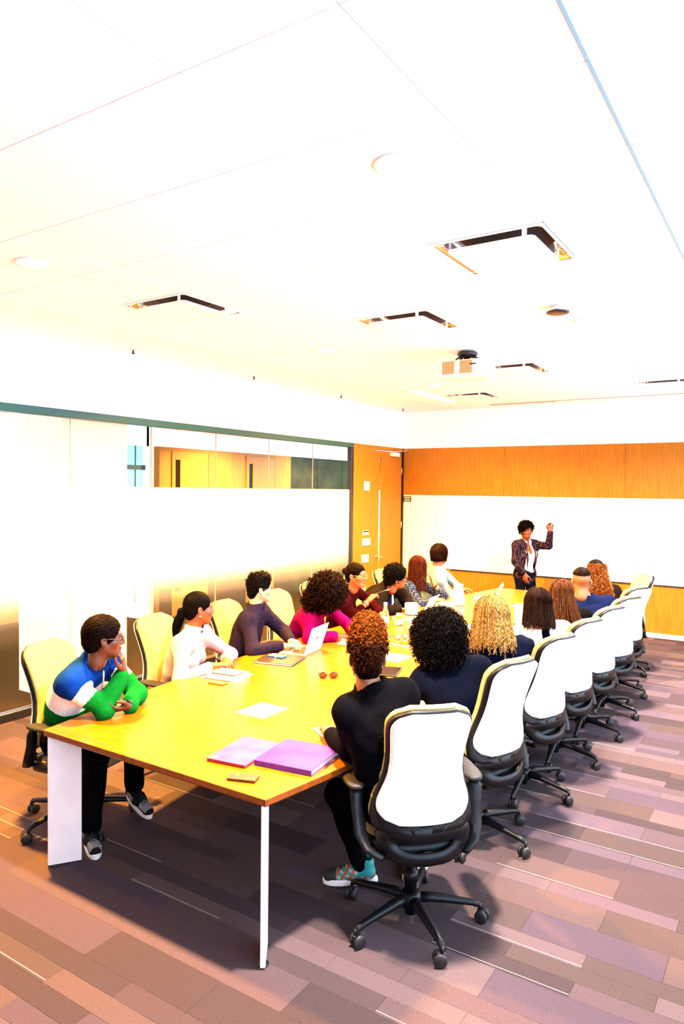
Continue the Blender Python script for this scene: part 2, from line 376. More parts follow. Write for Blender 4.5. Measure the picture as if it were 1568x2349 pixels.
# --- corridor behind the glass
XC = -8.2
m_corfl = mat('corridor_carpet', (.045, .024, .005), .95, var=.25, scale=80, spec=.0)
struct('floor_corridor', MB().box(XL - 4.1, XL - .1, YF, 15, -.1, 0.002), m_corfl)
struct('wall_corridor', MB().box(XC - .15, XC, 7.58, 10.90, 0, 2.66).box(XC - .15, XC - .02, 10.90, 10.92, 0, 2.66), m_wallwood)
struct('added_band_corridor', MB().box(XC, XC + .012, 7.58, 10.9, 0, .55), mat('added_dark_band', (.06, .03, .006), .6, spec=.1))  # made-up dark band, added to darken the foot of the corridor wall
struct('wall_corridor_upper', MB().box(XC - .15, XC + .02, 7.46, 15, 2.66, 3.1).box(XC - .3, XL - .1, 15, 15.1, 0, 3.1), m_white)
struct('ceiling_corridor', MB().box(XL - 4.1, XL - .1, YF, 15.1, 3.0, 3.1), m_white)
for n, (a, b) in enumerate(((7.822, 8.623), (9.588, 10.378))):
    d = struct('door_%d' % (n + 2), MB().rbox(XC, XC + .02, a, a + .07, .01, 2.605, .002, seg=1).rbox(XC, XC + .02, a + .17, b, .01, 2.605, .002, seg=1).box(XC, XC + .02, a + .07, a + .17, 2.475, 2.605).box(XC, XC + .02, a + .07, a + .17, .01, .4), m_doorwood)
    MB().box(XC + .004, XC + .008, a + .07, a + .17, .4, 2.475).obj('glass_slot', mat('dark_glass', (.02, .008, .004), .3, spec=.05), d)
    MB().box(XC + .0, XC + .012, a - .0, b + .03, 2.6055, 2.60).box(XC, XC + .006, b + .004, b + .03, .01, 2.6055).obj('frame_shadow_gap', mat('door_gap', (.10, .025, .004), .6), d)
dg_ = mat('dark_glazing', (.05, .05, .012), .35, var=.5, scale=2.5, spec=.05)
for k in range(4): struct('window_%d' % (k + 9), MB().box(XC - .08, XC - .05, 10.93 + k * .94, 10.93 + k * .94 + .91, 0, 2.66), dg_)
struct('column_corridor', MB().box(-6.481, -5.80, 4.154, 4.92, 0, 3.0), mat('cream_plaster', (.84, .68, .45), .7))
struct('wall_corridor_end', MB().box(-9.9, -9.75, YF, 7.56, 1.1, 3.1).box(-9.8, XC - .1, 7.46, 7.56, 0, 3.1), m_white)
struct('wall_corridor_base', MB().box(-9.9, -9.74, YF, 7.56, 0, 1.1), m_wallwood)
struct('window_13', MB().box(-8.45, -8.4, 7.02, 7.42, .3, 2.66, 0), mat('blue_window', (.10, .45, .62), .1, emit=(.25, .75, .95), estr=.9))
struct('trim_8', MB().box(-8.4, -8.38, 6.97, 7.46, 2.30, 2.37).box(-8.4, -8.385, 7.09, 7.105, .3, 2.66).box(-8.4, -8.385, 7.27, 7.285, .3, 2.66), mat('blue_grey_mullion', (.03, .10, .14), .4))
# ------------------------------------------------------------------ things on the ceiling
m_lamp = mat('warm_lamp_glass', (1, .9, .7), .5, emit=(1.0, .78, .48), estr=14.0)
def rsq(h, r, n=5):
    """outline of a rounded square of half size h"""
    pts = []
    for cx, cy, a0 in ((h - r, h - r, 0), (-(h - r), h - r, 90), (-(h - r), -(h - r), 180), (h - r, -(h - r), 270)):
        for k in range(n + 1):
            a = math.radians(a0 + 90 * k / n); pts.append((cx + r * math.cos(a), cy + r * math.sin(a)))
    return pts
def rings(b, rl, mi=0, smooth=False, cap=(False, False)):
    """loft through closed outlines given as lists of 3d points"""
    n = len(rl[0]); vs = [p for r in rl for p in r]
    fs = [(i * n + j, i * n + (j + 1) % n, (i + 1) * n + (j + 1) % n, (i + 1) * n + j) for i in range(len(rl) - 1) for j in range(n)]
    if cap[0]: fs.append(tuple(range(n - 1, -1, -1)))
    if cap[1]: fs.append(tuple((len(rl) - 1) * n + j for j in range(n)))
    return b.add(vs, fs, mi, smooth)
def make_diffuser():
    t = thing('air_diffuser', '', 'diffuser')
    b = MB(); sq = lambda h, r, z: [(x, y, z) for x, y in rsq(h, r)]
    rings(b, [sq(.303, .004, .0), sq(.300, .012, -.006), sq(.288, .05, -.004), sq(.272, .07, .012), sq(.25, .08, .04), sq(.235, .08, .075)], 0, True)
    b.obj('cone_frame', m_chrome, t)
    rings(MB(), [sq(.304, .003, .0), sq(.304, .003, -.007), sq(.292, .02, -.0075)], 0, False).obj('lip', m_white, t)
    rings(MB(), [sq(.236, .08, .0751), sq(.20, .07, .0755)], 0, False, (False, True)).obj('dark_throat', m_dark, t)
    p = MB(); rings(p, [sq(.236, .03, -.034), sq(.24, .032, -.031), sq(.24, .032, -.024), sq(.234, .03, -.021)], 0, False, (True, True)); p.obj('plaque', m_white, t)
    for a in range(4):
        MB().rbox(.19 - .013, .19 + .013, -.240, -.234, -.034, .055, .002, seg=1).xf(Matrix.Rotation(a * PI / 2, 4, 'Z')).obj('clip', m_white, t)
    return t
df0 = make_diffuser()
dl = {(5, 2): 'square air diffuser with dark rim nearest the camera on the right of the ceiling', (1, 2): 'square air diffuser on the left of the ceiling above the glass wall',
      (3, 4): 'square air diffuser in mid ceiling in front of the projector', (3, 8): 'square air diffuser just behind the projector on the right', (1, 11): 'far square air diffuser near the back wall below the projector', (5, 11): 'far square air diffuser at the right edge near the back wall'}
for k, (i, j) in enumerate(sorted(dl)):
    loc = (xs[i] + .305, 2.25 + .61 * j + .305, ZC)
    if k == 0: df0.location = loc; df0['label'] = dl[(i, j)]; df0['group'] = 'square ceiling air diffusers'
    else: dup(df0, dl[(i, j)], loc, group='square ceiling air diffusers')
# round downlights with warm lamps
def lamp(name, loc, power, size, col, kind='AREA', parent=None, spot=120):
    l = bpy.data.lights.new(name, kind); l.energy = power; l.color = col
    if kind == 'AREA': l.shape = 'DISK'; l.size = size; l.spread = math.radians(150)
    o = bpy.data.objects.new(name, l); COL.objects.link(o); o.location = loc
    if parent: o.parent = parent
    return o
WARM = (1.0, .44, .055)
dlab = ['round warm downlight near the top centre of the ceiling', 'round warm downlight at the far left of the ceiling', 'round warm downlight in mid ceiling on the right', 'round warm downlight in mid ceiling on the left',
        'round warm downlight far back on the right of the ceiling', 'round warm downlight far back on the left of the ceiling']
for k, (x, y) in enumerate([(-1.392, 2.555), (-3.832, 2.555), (-1.392, 5.605), (-3.832, 5.605), (-1.392, 8.045), (-3.832, 8.045)]):
    t = thing('downlight', dlab[k], 'downlight', (x, y, ZC), group='round downlights')
    MB().lathe([(.098, -.001), (.104, -.006), (.100, -.011), (.088, -.009), (.086, -.002)], n=32).obj('trim_ring', m_plastic, t)
    MB().lathe([(.001, -.0065), (.085, -.0065), (.085, -.003), (.001, -.003)], n=32).obj('lens', m_lamp, t)
    left = x < -3
    lamp('downlight_lamp', (0, 0, -.02), 500 if left else 300, .16, WARM if left else (1, .80, .68), parent=t)
# linear warm light near the far left corner of the tile field
t = thing('linear_light', 'bright linear warm ceiling light near the far left corner', 'light', (-4.32, 9.0, ZC))
MB().box(-.06, .06, -.62, .62, -.018, 0).obj('housing', m_plastic, t); MB().box(-.05, .05, -.61, .61, -.022, -.018).obj('lens', m_lamp, t)
ll = bpy.data.lights.new('linear_lamp', 'AREA'); ll.shape = 'RECTANGLE'; ll.size = .1; ll.size_y = 1.2; ll.energy = 60; ll.color = WARM
lo = bpy.data.objects.new('linear_lamp', ll); COL.objects.link(lo); lo.parent = t; lo.location = (0, 0, -.03)
# corridor ceiling lights
for k, (x, y) in enumerate([(-6.9, 2.6), (-6.9, 5.8), (-7.2, 8.6), (-7.2, 11.2), (-8.9, 5.4)]):
    t = thing('corridor_light', ['round corridor ceiling light nearest the camera behind the glass', 'round corridor ceiling light beside the cream column', 'round corridor ceiling light in front of the nearer corridor door', 'round corridor ceiling light at the far end of the corridor', 'round ceiling light in the side corridor with the blue window'][k], 'light', (x, y, 3.0), group='corridor ceiling lights')
    MB().lathe([(.14, 0), (.15, -.01), (.14, -.02), (.12, -.02)], n=28).obj('trim_ring', m_plastic, t)
    MB().lathe([(.001, -.021), (.12, -.021), (.12, -.01), (.001, -.01)], n=28).obj('lens', m_lamp, t)
    lamp('corridor_lamp', (0, 0, -.03), [4, 40, 300, 160, 90][k], .24, (1, .62, .16) if k < 4 else (.95, .97, 1), parent=t)
# projector
pj = thing('projector', 'white ceiling projector with black mount and perforated vents', 'projector', (-2.66, 6.28, ZC))
MB().rbox(-.22, .22, -.17, .17, -.265, -.105, .02, seg=3).obj('body', m_plastic, pj)
m_vent = mat('cream_vent', (.72, .66, .28), .6)
for cx in (-.115, .06):
    v = MB().rbox(cx - .062, cx + .062, -.176, -.168, -.235, -.115, .008).obj('vent', m_vent, pj)
    hb = MB()
    for i in range(7):
        for j in range(7): hb.box(cx - .048 + i * .016 - .0025, cx - .048 + i * .016 + .0025, -.1775, -.175, -.225 + j * .016, -.220 + j * .016)
    tag(hb.obj('perforations', m_dark, v), kind='stuff')
MB().lathe([(.05, 0), (.05, .03), (.042, .03)], (.12, .17, -.185), 20, axis='y').obj('lens', m_black, pj)
mb_ = MB().lathe([(.085, -.012), (.10, -.03), (.08, -.055), (.045, -.062)], n=24).tube([(0, 0, -.05), (0, 0, -.105)], .03, 12)
for a in (20, 100, 160, 250, 330):
    c, s = math.cos(math.radians(a)), math.sin(math.radians(a)); mb_.tube([(c * .06, s * .06, -.055), (c * .13, s * .13, -.085), (c * .17, s * .15, -.106)], [.011, .009, .007], 6)
mb_.obj('mount', m_black, pj)
MB().lathe([(.06, 0), (.06, -.012), (.05, -.014)], n=24).obj('ceiling_plate', m_alu, pj)
cb2 = MB()
for q in range(3):
    a = q * 2.1; cb2.tube([(.03 * math.cos(a), .03 * math.sin(a), -.02), (.07 * math.cos(a), .07 * math.sin(a), -.04), (.05 * math.cos(a + .6), .05 * math.sin(a + .6), -.075), (.10 * math.cos(a + .5), .10 * math.sin(a + .5), -.10)], .006, 6)
cb2.obj('cable', m_black, pj)
MB().rbox(.10, .16, -.182, -.172, -.16, -.15, .002).obj('indicator', m_dark, pj)
# dome camera
dm = thing('dome_sensor', 'small chrome and black dome sensor on the ceiling right of the projector', 'sensor', (-1.47, 5.08, ZC))
MB().lathe([(.05, 0), (.058, -.012), (.075, -.03), (.08, -.04)], n=28).obj('skirt', m_chrome, dm)
MB().lathe([(.08, -.0401), (.078, -.05), (.05, -.058), (.01, -.06)], n=28).obj('dome', m_black, dm)
sl = ['above the man in the dark checked shirt', 'above the woman in magenta', 'above the far end of the glass wall', 'beside the far corner above the door']
for k, y in enumerate((4.67, 6.47, 8.36, 10.21)):
    t = thing('sprinkler', 'tiny metal sprinkler on the left ceiling edge ' + sl[k], 'sprinkler', (-5.42, y, ZC), group='ceiling sprinklers')
    MB().lathe([(.035, 0), (.036, -.004), (.02, -.006)], n=20).obj('escutcheon', m_alu, t)
    MB().lathe([(.008, -.006), (.008, -.03), (.018, -.032), (.018, -.036)], n=12).obj('head', m_dark, t)
# ------------------------------------------------------------------ table
TX, TY0, TY1, TH = -2.59, 2.282, 9.12, .74
def thw(y):
    t = (y - (TY0 + TY1) / 2) / ((TY1 - TY0) / 2); return .757 + .293 * (1 - t * t)
m_top = wood('golden_table_veneer', (.42, .095, .0012), (.76, .215, .003), (1.0, 14, 9), .28, 4.0, .22)
m_edge = mat('table_edge_wood', (.42, .085, .006), .35, var=.2, scale=30)
m_leg = mat('silver_table_leg', (.84, .82, .82), .4, metal=.1, var=.05, scale=8)
tab = thing('conference_table', 'long boat-shaped conference table with golden wood top and silver legs', 'table', (TX, (TY0 + TY1) / 2, 0))
cyt = (TY0 + TY1) / 2
def section(y0, y1, x0=None, x1=None, z0=TH - .028, z1=TH, n=10):
    ys = np.linspace(y0, y1, n + 1)
    L = [(-thw(y) if x0 is None else x0, y - cyt) for y in ys]; R = [(thw(y) if x1 is None else x1, y - cyt) for y in ys]
    return L, R
def slab(y0, y1, x0, x1):
    L, R = section(y0, y1, x0, x1); n = len(L); b = MB(); t = .0015
    out = R + L[::-1]
    o = np.array(out); c = o.mean(0)
    def ring(k, z):
        q = o - np.sign(o - c) * k; return [(a, b_, z) for a, b_ in q]
    rl = [ring(.006, TH - .034), ring(0.0, TH - .026), ring(0.0, TH - t), ring(t, TH)]
    m = len(out); vs = [p for r in rl for p in r]
    fs = [(i * m + j, i * m + (j + 1) % m, (i + 1) * m + (j + 1) % m, (i + 1) * m + j) for i in range(3) for j in range(m)]
    b.add(vs, fs, 1)
    for base, flip in ((0, True), (3 * m, False)):
        for j in range(n - 1):
            f = (base + j, base + j + 1, base + m - 2 - j, base + m - 1 - j)
            b.add([], [], 0); b.f.append(f[::-1] if flip else f); b.m.append(1 if flip else 0); b.sm.append(False)
    return b
ysec = [TY0, 4.56, 6.84, TY1]; gp_ = .0012
for a, b in zip(ysec[:-1], ysec[1:]):
    slab(a + gp_, b - gp_, None, .55 - gp_).obj('tabletop_board', [m_top, m_edge], tab); slab(a + gp_, b - gp_, .55 + gp_, None).obj('tabletop_board', [m_top, m_edge], tab)
for sx, yy in ((-1, TY0), (1, TY0), (-1, TY1), (1, TY1)):
    sy = 1 if yy == TY0 else -1
    M = Matrix.Translation((sx * (.757 - .022), yy + sy * .018 - cyt, 0)) @ Matrix.Rotation(math.atan2(sy * .82, -sx * .57), 4, 'Z')
    MB().rbox(-.005, .165, -.011, .011, .008, TH - .035, .002, seg=1).xf(M).obj('leg', m_leg, tab)
    MB().rbox(.165, .42, -.010, .010, TH - .095, TH - .035, .002, seg=1).xf(M).obj('leg_bracket', m_leg, tab)
    MB().lathe([(.025, 0), (.025, .008)], (.03, 0, 0), 12).xf(M).obj('foot', m_black, tab)
for yy in (4.56, 6.84): MB().rbox(-.35, .35, yy - cyt - .03, yy - cyt + .03, 0.0, TH - .036, .004, seg=1).obj('pedestal', m_black, tab)
MB().rbox(-.03, .03, TY0 + .3 - cyt, TY1 - .3 - cyt, TH - .095, TH - .036, .003, seg=1).obj('beam', m_black, tab)

# ------------------------------------------------------------------ chairs (local: faces +X)
m_fab = mat('ivory_chair_fabric', (.66, .52, .15), .85, var=.04, scale=300, bump=.15, bscale=500)
m_shell = mat('white_chair_shell', (.84, .83, .80), .6, var=.03, scale=200)
m_cblack = mat('black_chair_plastic', (.004, .0045, .006), .42, spec=.2)
m_mesh = mat('tan_seat_mesh', (.55, .34, .14), .9, var=.2, scale=260)
m_pad = mat('arm_pad_rubber', (.014, .013, .013), .6, spec=.3)
m_tyre = mat('caster_rubber', (.008, .008, .009), .55)
zs_ = np.array([.40, .45, .50, .56, .62, .68, .74, .80, .86, .92, .98, 1.03, 1.07, 1.11])
xc_ = np.array([-.225, -.228, -.222, -.208, -.194, -.188, -.191, -.203, -.221, -.242, -.265, -.286, -.304, -.322])
hw_ = np.array([.165, .195, .214, .226, .226, .212, .190, .174, .170, .174, .181, .185, .186, .184])
bx_ = lambda z: np.interp(z, zs_, xc_); bw_ = lambda z: np.interp(z, zs_, hw_)
def back_outline(z0, z1, inset, rt, rb, n=9):
    """closed (y, z) outline of the back between z0 and z1 with rounded corners"""
    zz = np.linspace(z0, z1, 30); w = bw_(zz) - inset
    top = np.clip((zz - (z1 - rt)) / rt, 0, 1); w = w - rt * (1 - np.sqrt(np.clip(1 - top ** 2, 0, 1)))
    bot = np.clip(((z0 + rb) - zz) / rb, 0, 1); w = w - rb * (1 - np.sqrt(np.clip(1 - bot ** 2, 0, 1))) * 1.0
    return zz, np.maximum(w, .01)
def back_sheet(z0, z1, off, th, inset, rt, rb, mi=0, curve=.045):
    zz, w = back_outline(z0, z1, inset, rt, rb); nu = 13; us = np.linspace(-1, 1, nu); b = MB()
    def surf(d, sc):
        vs = []
        for z, ww in zip(zz, w):
            zc = (z0 + z1) / 2
            for u in us:
                y = u * (ww - (1 - sc) * .0); yy = y * 1.0
                vs.append((bx_(z) + d + curve * (yy / .2) ** 2, yy, z))
        return vs
    F = surf(off + th / 2, 1); B = surf(off - th / 2, 1); n = len(zz); N = n * nu
    # edge ring bulges a little
    fs = []
    for i in range(n - 1):
        for j in range(nu - 1):
            a = i * nu + j; fs.append((a, a + 1, a + nu + 1, a + nu)); fs.append((N + a, N + a + nu, N + a + nu + 1, N + a + 1))
    loop = [j for j in range(nu)] + [i * nu + nu - 1 for i in range(1, n)] + [(n - 1) * nu + j for j in range(nu - 2, -1, -1)] + [i * nu for i in range(n - 2, 0, -1)]
    vs = F + B; m = len(loop); ex = []
    for k in loop:
        f = np.array(F[k]); bk = np.array(B[k]); c = (f + bk) / 2; zc = (z0 + z1) / 2; dirv = np.array([0, c[1], 0.0])
        d = np.array([0, np.sign(c[1]) * (1 if abs(c[1]) > .02 else 0), 0.0]); 
        if k < nu or k >= (n - 1) * nu: d = d * .3 + np.array([0, 0, 1.0 if k >= (n - 1) * nu else -1.0])
        ex.append(c + d * th * .28)
    base = len(vs); vs = vs + [tuple(e) for e in ex]
    for q in range(m):
        a, a2 = loop[q], loop[(q + 1) % m]; e, e2 = base + q, base + (q + 1) % m
        fs.append((a2, a, e, e2)); fs.append((e2, e, N + a, N + a2))
    b.add(vs, fs, mi, True); return b
R28 = math.radians(28)
def make_chair():
    t = thing('office_chair', '', 'chair')
    seat = MB(); pr = []
    def srr(hx, hy, r, cx, z, n=6):
        return [(cx + x * hx / .24, y * hy / .24, z + (-.018 if False else 0)) for x, y in rsq(.24, r, n)]
    rings(seat, [srr(.18, .205, .08, .085, .432), srr(.195, .222, .09, .085, .442), srr(.20, .227, .09, .085, .46), srr(.195, .222, .09, .085, .478), srr(.17, .195, .09, .085, .488), srr(.10, .10, .04, .03, .485)], 0, True, (True, True))
    seat.obj('seat', m_mesh, t)
    rings(MB(), [srr(.15, .17, .08, .0, .385), srr(.21, .215, .09, .02, .405), srr(.225, .23, .09, .04, .432), srr(.222, .225, .09, .042, .470), srr(.20, .205, .09, .05, .472)], 0, True, (True, True)).obj('seat_pan', m_cblack, t)
    MB().rbox(-.14, .12, -.075, .075, .335, .39, .015).tube([(-.12, 0, .37), (-.20, 0, .40), (-.215, 0, .43)], .03, 8, flat=(1.6, .8)).obj('mechanism', m_cblack, t)
    back_sheet(.545, 1.112, .034, .038, .0, .085, .05).obj('backrest_cushion', m_fab, t)
    back_sheet(.53, 1.098, .003, .036, -.003, .09, .05).obj('back_frame', m_cblack, t)
    back_sheet(.570, 1.090, -.020, .016, .006, .08, .10).obj('back_panel', m_shell, t)
    # lower shell with the lens-shaped opening
    N = 40; outer, inner = [], []
    for k in range(N):
        a = 2 * PI * k / N; c, s = math.cos(a), math.sin(a)
        z = .4775 + (.0875 if s > 0 else .0875) * np.sign(s) * abs(s) ** .55; y = bw_(z) * np.sign(c) * abs(c) ** .4 * (1.02)
        outer.append((y, z + .016 * (y / .2) ** 2 * (1 if s < 0 else 0))); inner.append((.135 * np.sign(c) * abs(c) ** .7, .468 + .021 * np.sign(s) * abs(s) ** .8 + .022 * (c * c)))
    b = MB(); th = .016
    P3 = lambda y, z, d: (bx_(z) - .010 + d + .05 * (y / .2) ** 2, y, z)
    vs = [P3(y, z, th / 2) for y, z in outer] + [P3(y, z, th / 2) for y, z in inner] + [P3(y, z, -th / 2) for y, z in outer] + [P3(y, z, -th / 2) for y, z in inner]
    fs = []
    for k in range(N):
        k2 = (k + 1) % N
        fs += [(k, k2, N + k2, N + k), (2 * N + k2, 2 * N + k, 3 * N + k, 3 * N + k2), (k2, k, 2 * N + k, 2 * N + k2), (N + k, N + k2, 3 * N + k2, 3 * N + k)]
    b.add(vs, fs, 0, True); b.obj('lower_back_shell', m_cblack, t)
    for s in (-1, 1):
        a = MB().tube([(-.20, s * .185, .425), (-.15, s * .245, .445), (-.11, s * .272, .50), (-.085, s * .278, .58), (-.075, s * .283, .655), (-.06, s * .283, .688)], [.022, .026, .027, .026, .026, .024], 8, flat=(1.25, .55))
        ao = a.obj('armrest', m_cblack, t)
        pad = MB(); q = lambda z, g: [(.055 + x * (.155 - g), s * .283 + y * (.048 - g), z) for x, y in rsq(1, .7, 4)]
        rings(pad, [q(.688, .012), q(.694, .0), q(.706, .0), q(.712, .012)], 0, True, (True, True)); pad.obj('arm_pad', m_pad, ao)
    MB().lathe([(.028, .045), (.028, .20), (.034, .20), (.034, .25), (.022, .25), (.022, .34)], n=20).obj('gas_lift', m_cblack, t)
    MB().lathe([(.035, .072), (.052, .085), (.054, .125), (.045, .145), (.034, .15)], n=24).obj('hub', m_cblack, t)
    for k in range(5):
        a = 2 * PI * k / 5 - R28; L = []
        prof = [(.03, .118, .030, .024), (.10, .118, .026, .022), (.20, .105, .021, .018), (.29, .092, .017, .015), (.325, .084, .016, .015), (.335, .070, .014, .010)]
        lm = MB(); rl = []
        for r, z, wy, wz in prof:
            rl.append([(r, wy * math.cos(q) * (1 if abs(math.cos(q)) < .9 else 1), z + wz * math.sin(q)) for q in np.linspace(0, 2 * PI, 10, endpoint=False)])
        rings(lm, rl, 0, True, (True, True)); lm.xf(Matrix.Rotation(a, 4, 'Z')); lo_ = lm.obj('leg', m_cblack, t)
        cm = MB(); sw = .5 + k * 1.3
        cm.tube([(0, 0, .086), (0, 0, .05)], .008, 8)
        for s in (-1, 1):
            cm.lathe([(.010, s * .009), (.028, s * .009), (.0305, s * .012), (.0305, s * .022), (.027, s * .026), (.008, s * .027)], (.012, 0, .0305), 18, axis='y')
        cm.rbox(-.012, .026, -.008, .008, .03, .058, .004)
        cm.xf(Matrix.Rotation(a, 4, 'Z') @ Matrix.Translation((.33, 0, 0)) @ Matrix.Rotation(sw, 4, 'Z')); cm.obj('caster', m_tyre, lo_)
    return t
ch0 = make_chair()
R_ = math.radians
chairs = [
 ((-1.49, 2.95), 134, 'nearest white-backed office chair with the whole back facing the camera'),
 ((-1.55, 3.90), 161, 'white-backed office chair behind the person with the big black curls'),
 ((-1.53, 4.71), 161, 'white-backed office chair behind the person with blond hair'),
 ((-1.52, 5.42), 161, 'white-backed office chair behind the person with the white-striped top'),
 ((-1.50, 6.12), 161, 'white-backed office chair behind the person with long light brown hair'),
 ((-1.49, 6.82), 157, 'white-backed office chair behind the man in the navy shirt'),
 ((-1.54, 7.56), 155, 'white-backed office chair behind the person with auburn curls'),
 ((-1.66, 8.50), 214, 'empty office chair turned sideways at the far right end of the table'),
 ((-3.64, 2.72), 10, 'ivory office chair nearest the camera on the glass wall side behind the boy'),
 ((-3.81, 3.72), 4, 'ivory office chair behind the woman in the pale pink blouse'),
 ((-3.85, 4.54), 4, 'ivory office chair behind the man in the dark checked shirt'),
 ((-3.90, 5.30), 2, 'ivory office chair behind the woman in magenta'),
 ((-3.98, 6.02), 2, 'ivory office chair behind the woman in the maroon top with glasses'),
 ((-3.96, 6.76), 2, 'ivory office chair behind the woman in the black jacket'),
 ((-3.96, 7.46), 0, 'ivory office chair behind the woman in the plaid shirt'),
 ((-3.96, 8.18), 0, 'ivory office chair behind the woman in the white and turquoise jacket')]
CH = []
for k, ((x, y), a, lab) in enumerate(chairs):
    if k == 0: ch0.location = (x, y, 0); ch0.rotation_euler = (0, 0, R_(a)); ch0['label'] = lab; ch0['group'] = 'office chairs around the table'; CH.append(ch0)
    else: CH.append(dup(ch0, lab, (x, y, 0), R_(a), 'office chairs around the table'))
# the chairs on the glass side are set a little lower
for c_ in CH[8:]:
    for ch in c_.children:
        if ch.name.split('.')[0] not in ('gas_lift', 'hub', 'leg'): ch.location.z -= .042
# ------------------------------------------------------------------ implicit surfaces for bodies, clothes and hair
V3 = lambda *a: np.array(a, float)
def unit(v): v = np.asarray(v, float); return v / (np.linalg.norm(v) + 1e-12)
def CAP(a, b, ra, rb=None, k=.02, op=1): return ('c', np.asarray(a, float), np.asarray(b, float), ra, ra if rb is None else rb, k, op)
def ELL(c, r, A=None, k=.02, op=1): return ('e', np.asarray(c, float), np.asarray(r, float), np.eye(3) if A is None else np.asarray(A, float), 0, k, op)
def PLN(n, d, op=-1, k=.004): return ('p', unit(n), d, None, 0, k, op)          # removes the half space n.p > d
def bbox(prims):
    lo, hi = V3(9, 9, 9) * 9, -V3(9, 9, 9) * 9
    for q in prims:
        if q[6] < 0: continue
        if q[0] == 'c':
            r = max(q[3], q[4]); lo = np.minimum(lo, np.minimum(q[1], q[2]) - r); hi = np.maximum(hi, np.maximum(q[1], q[2]) + r)
        elif q[0] == 'e':
            e = np.sqrt(((q[3] * q[2][:, None]) ** 2).sum(0)); lo = np.minimum(lo, q[1] - e); hi = np.maximum(hi, q[1] + e)
    return lo, hi
def sdf(prims, h, noise=None):
    lo, hi = bbox(prims); lo = lo - 3 * h - .01; hi = hi + 3 * h + .01
    n = np.ceil((hi - lo) / h).astype(int) + 1
    ax = [(lo[i] + h * np.arange(n[i])).astype(np.float32) for i in range(3)]
    F = np.full(n, .5, np.float32)
    for q in prims:
        kd, k, op = q[0], q[5], q[6]; m = k + 2.5 * h
        if kd == 'c':
            r = max(q[3], q[4]); a, b = np.minimum(q[1], q[2]) - r - m, np.maximum(q[1], q[2]) + r + m
        elif kd == 'e':
            e = np.sqrt(((q[3] * q[2][:, None]) ** 2).sum(0)); a, b = q[1] - e - m, q[1] + e + m
        else: a, b = lo, hi
        i0 = np.clip(np.floor((a - lo) / h).astype(int), 0, n); i1 = np.clip(np.ceil((b - lo) / h).astype(int) + 1, 0, n)
        if (i1 <= i0).any(): continue
        sl = tuple(slice(i0[i], i1[i]) for i in range(3))
        X = ax[0][sl[0]][:, None, None]; Y = ax[1][sl[1]][None, :, None]; Z = ax[2][sl[2]][None, None, :]
        if kd == 'c':
            ba = (q[2] - q[1]).astype(np.float32); bb = float(ba @ ba) + 1e-12
            dx, dy, dz = X - np.float32(q[1][0]), Y - np.float32(q[1][1]), Z - np.float32(q[1][2])
            t = np.clip((dx * ba[0] + dy * ba[1] + dz * ba[2]) / bb, 0, 1)
            d = np.sqrt((dx - t * ba[0]) ** 2 + (dy - t * ba[1]) ** 2 + (dz - t * ba[2]) ** 2) - (q[3] + (q[4] - q[3]) * t)
        elif kd == 'e':
            dx, dy, dz = X - q[1][0], Y - q[1][1], Z - q[1][2]; A = q[3]; k0 = 0; k1 = 0
            for i in range(3):
                u = (A[i, 0] * dx + A[i, 1] * dy + A[i, 2] * dz) / q[2][i]; k0 = k0 + u * u; k1 = k1 + (u / q[2][i]) ** 2
            k0 = np.sqrt(k0); d = k0 * (k0 - 1) / (np.sqrt(k1) + 1e-6)
        else: d = q[2] - (X * q[1][0] + Y * q[1][1] + Z * q[1][2])
        d = d.astype(np.float32); f = F[sl]
        if op > 0:
            w = np.clip(.5 + .5 * (f - d) / k, 0, 1); F[sl] = f + (d - f) * w - k * w * (1 - w)
        else:
            g = -d; w = np.clip(.5 - .5 * (f - g) / k, 0, 1); F[sl] = f + (g - f) * w + k * w * (1 - w)
    if noise:
        amp, fr, seed = noise; r = np.random.default_rng(seed); idx = np.nonzero(np.abs(F) < .02 + amp)
        P = np.stack([ax[i][idx[i]] for i in range(3)], 1); s = 0
        for _ in range(7): s = s + np.sin(P @ (r.normal(size=3) * fr) + r.uniform(0, 6.28))
        F[idx] += (amp * s / 2.6).astype(np.float32)
    return F, lo, h
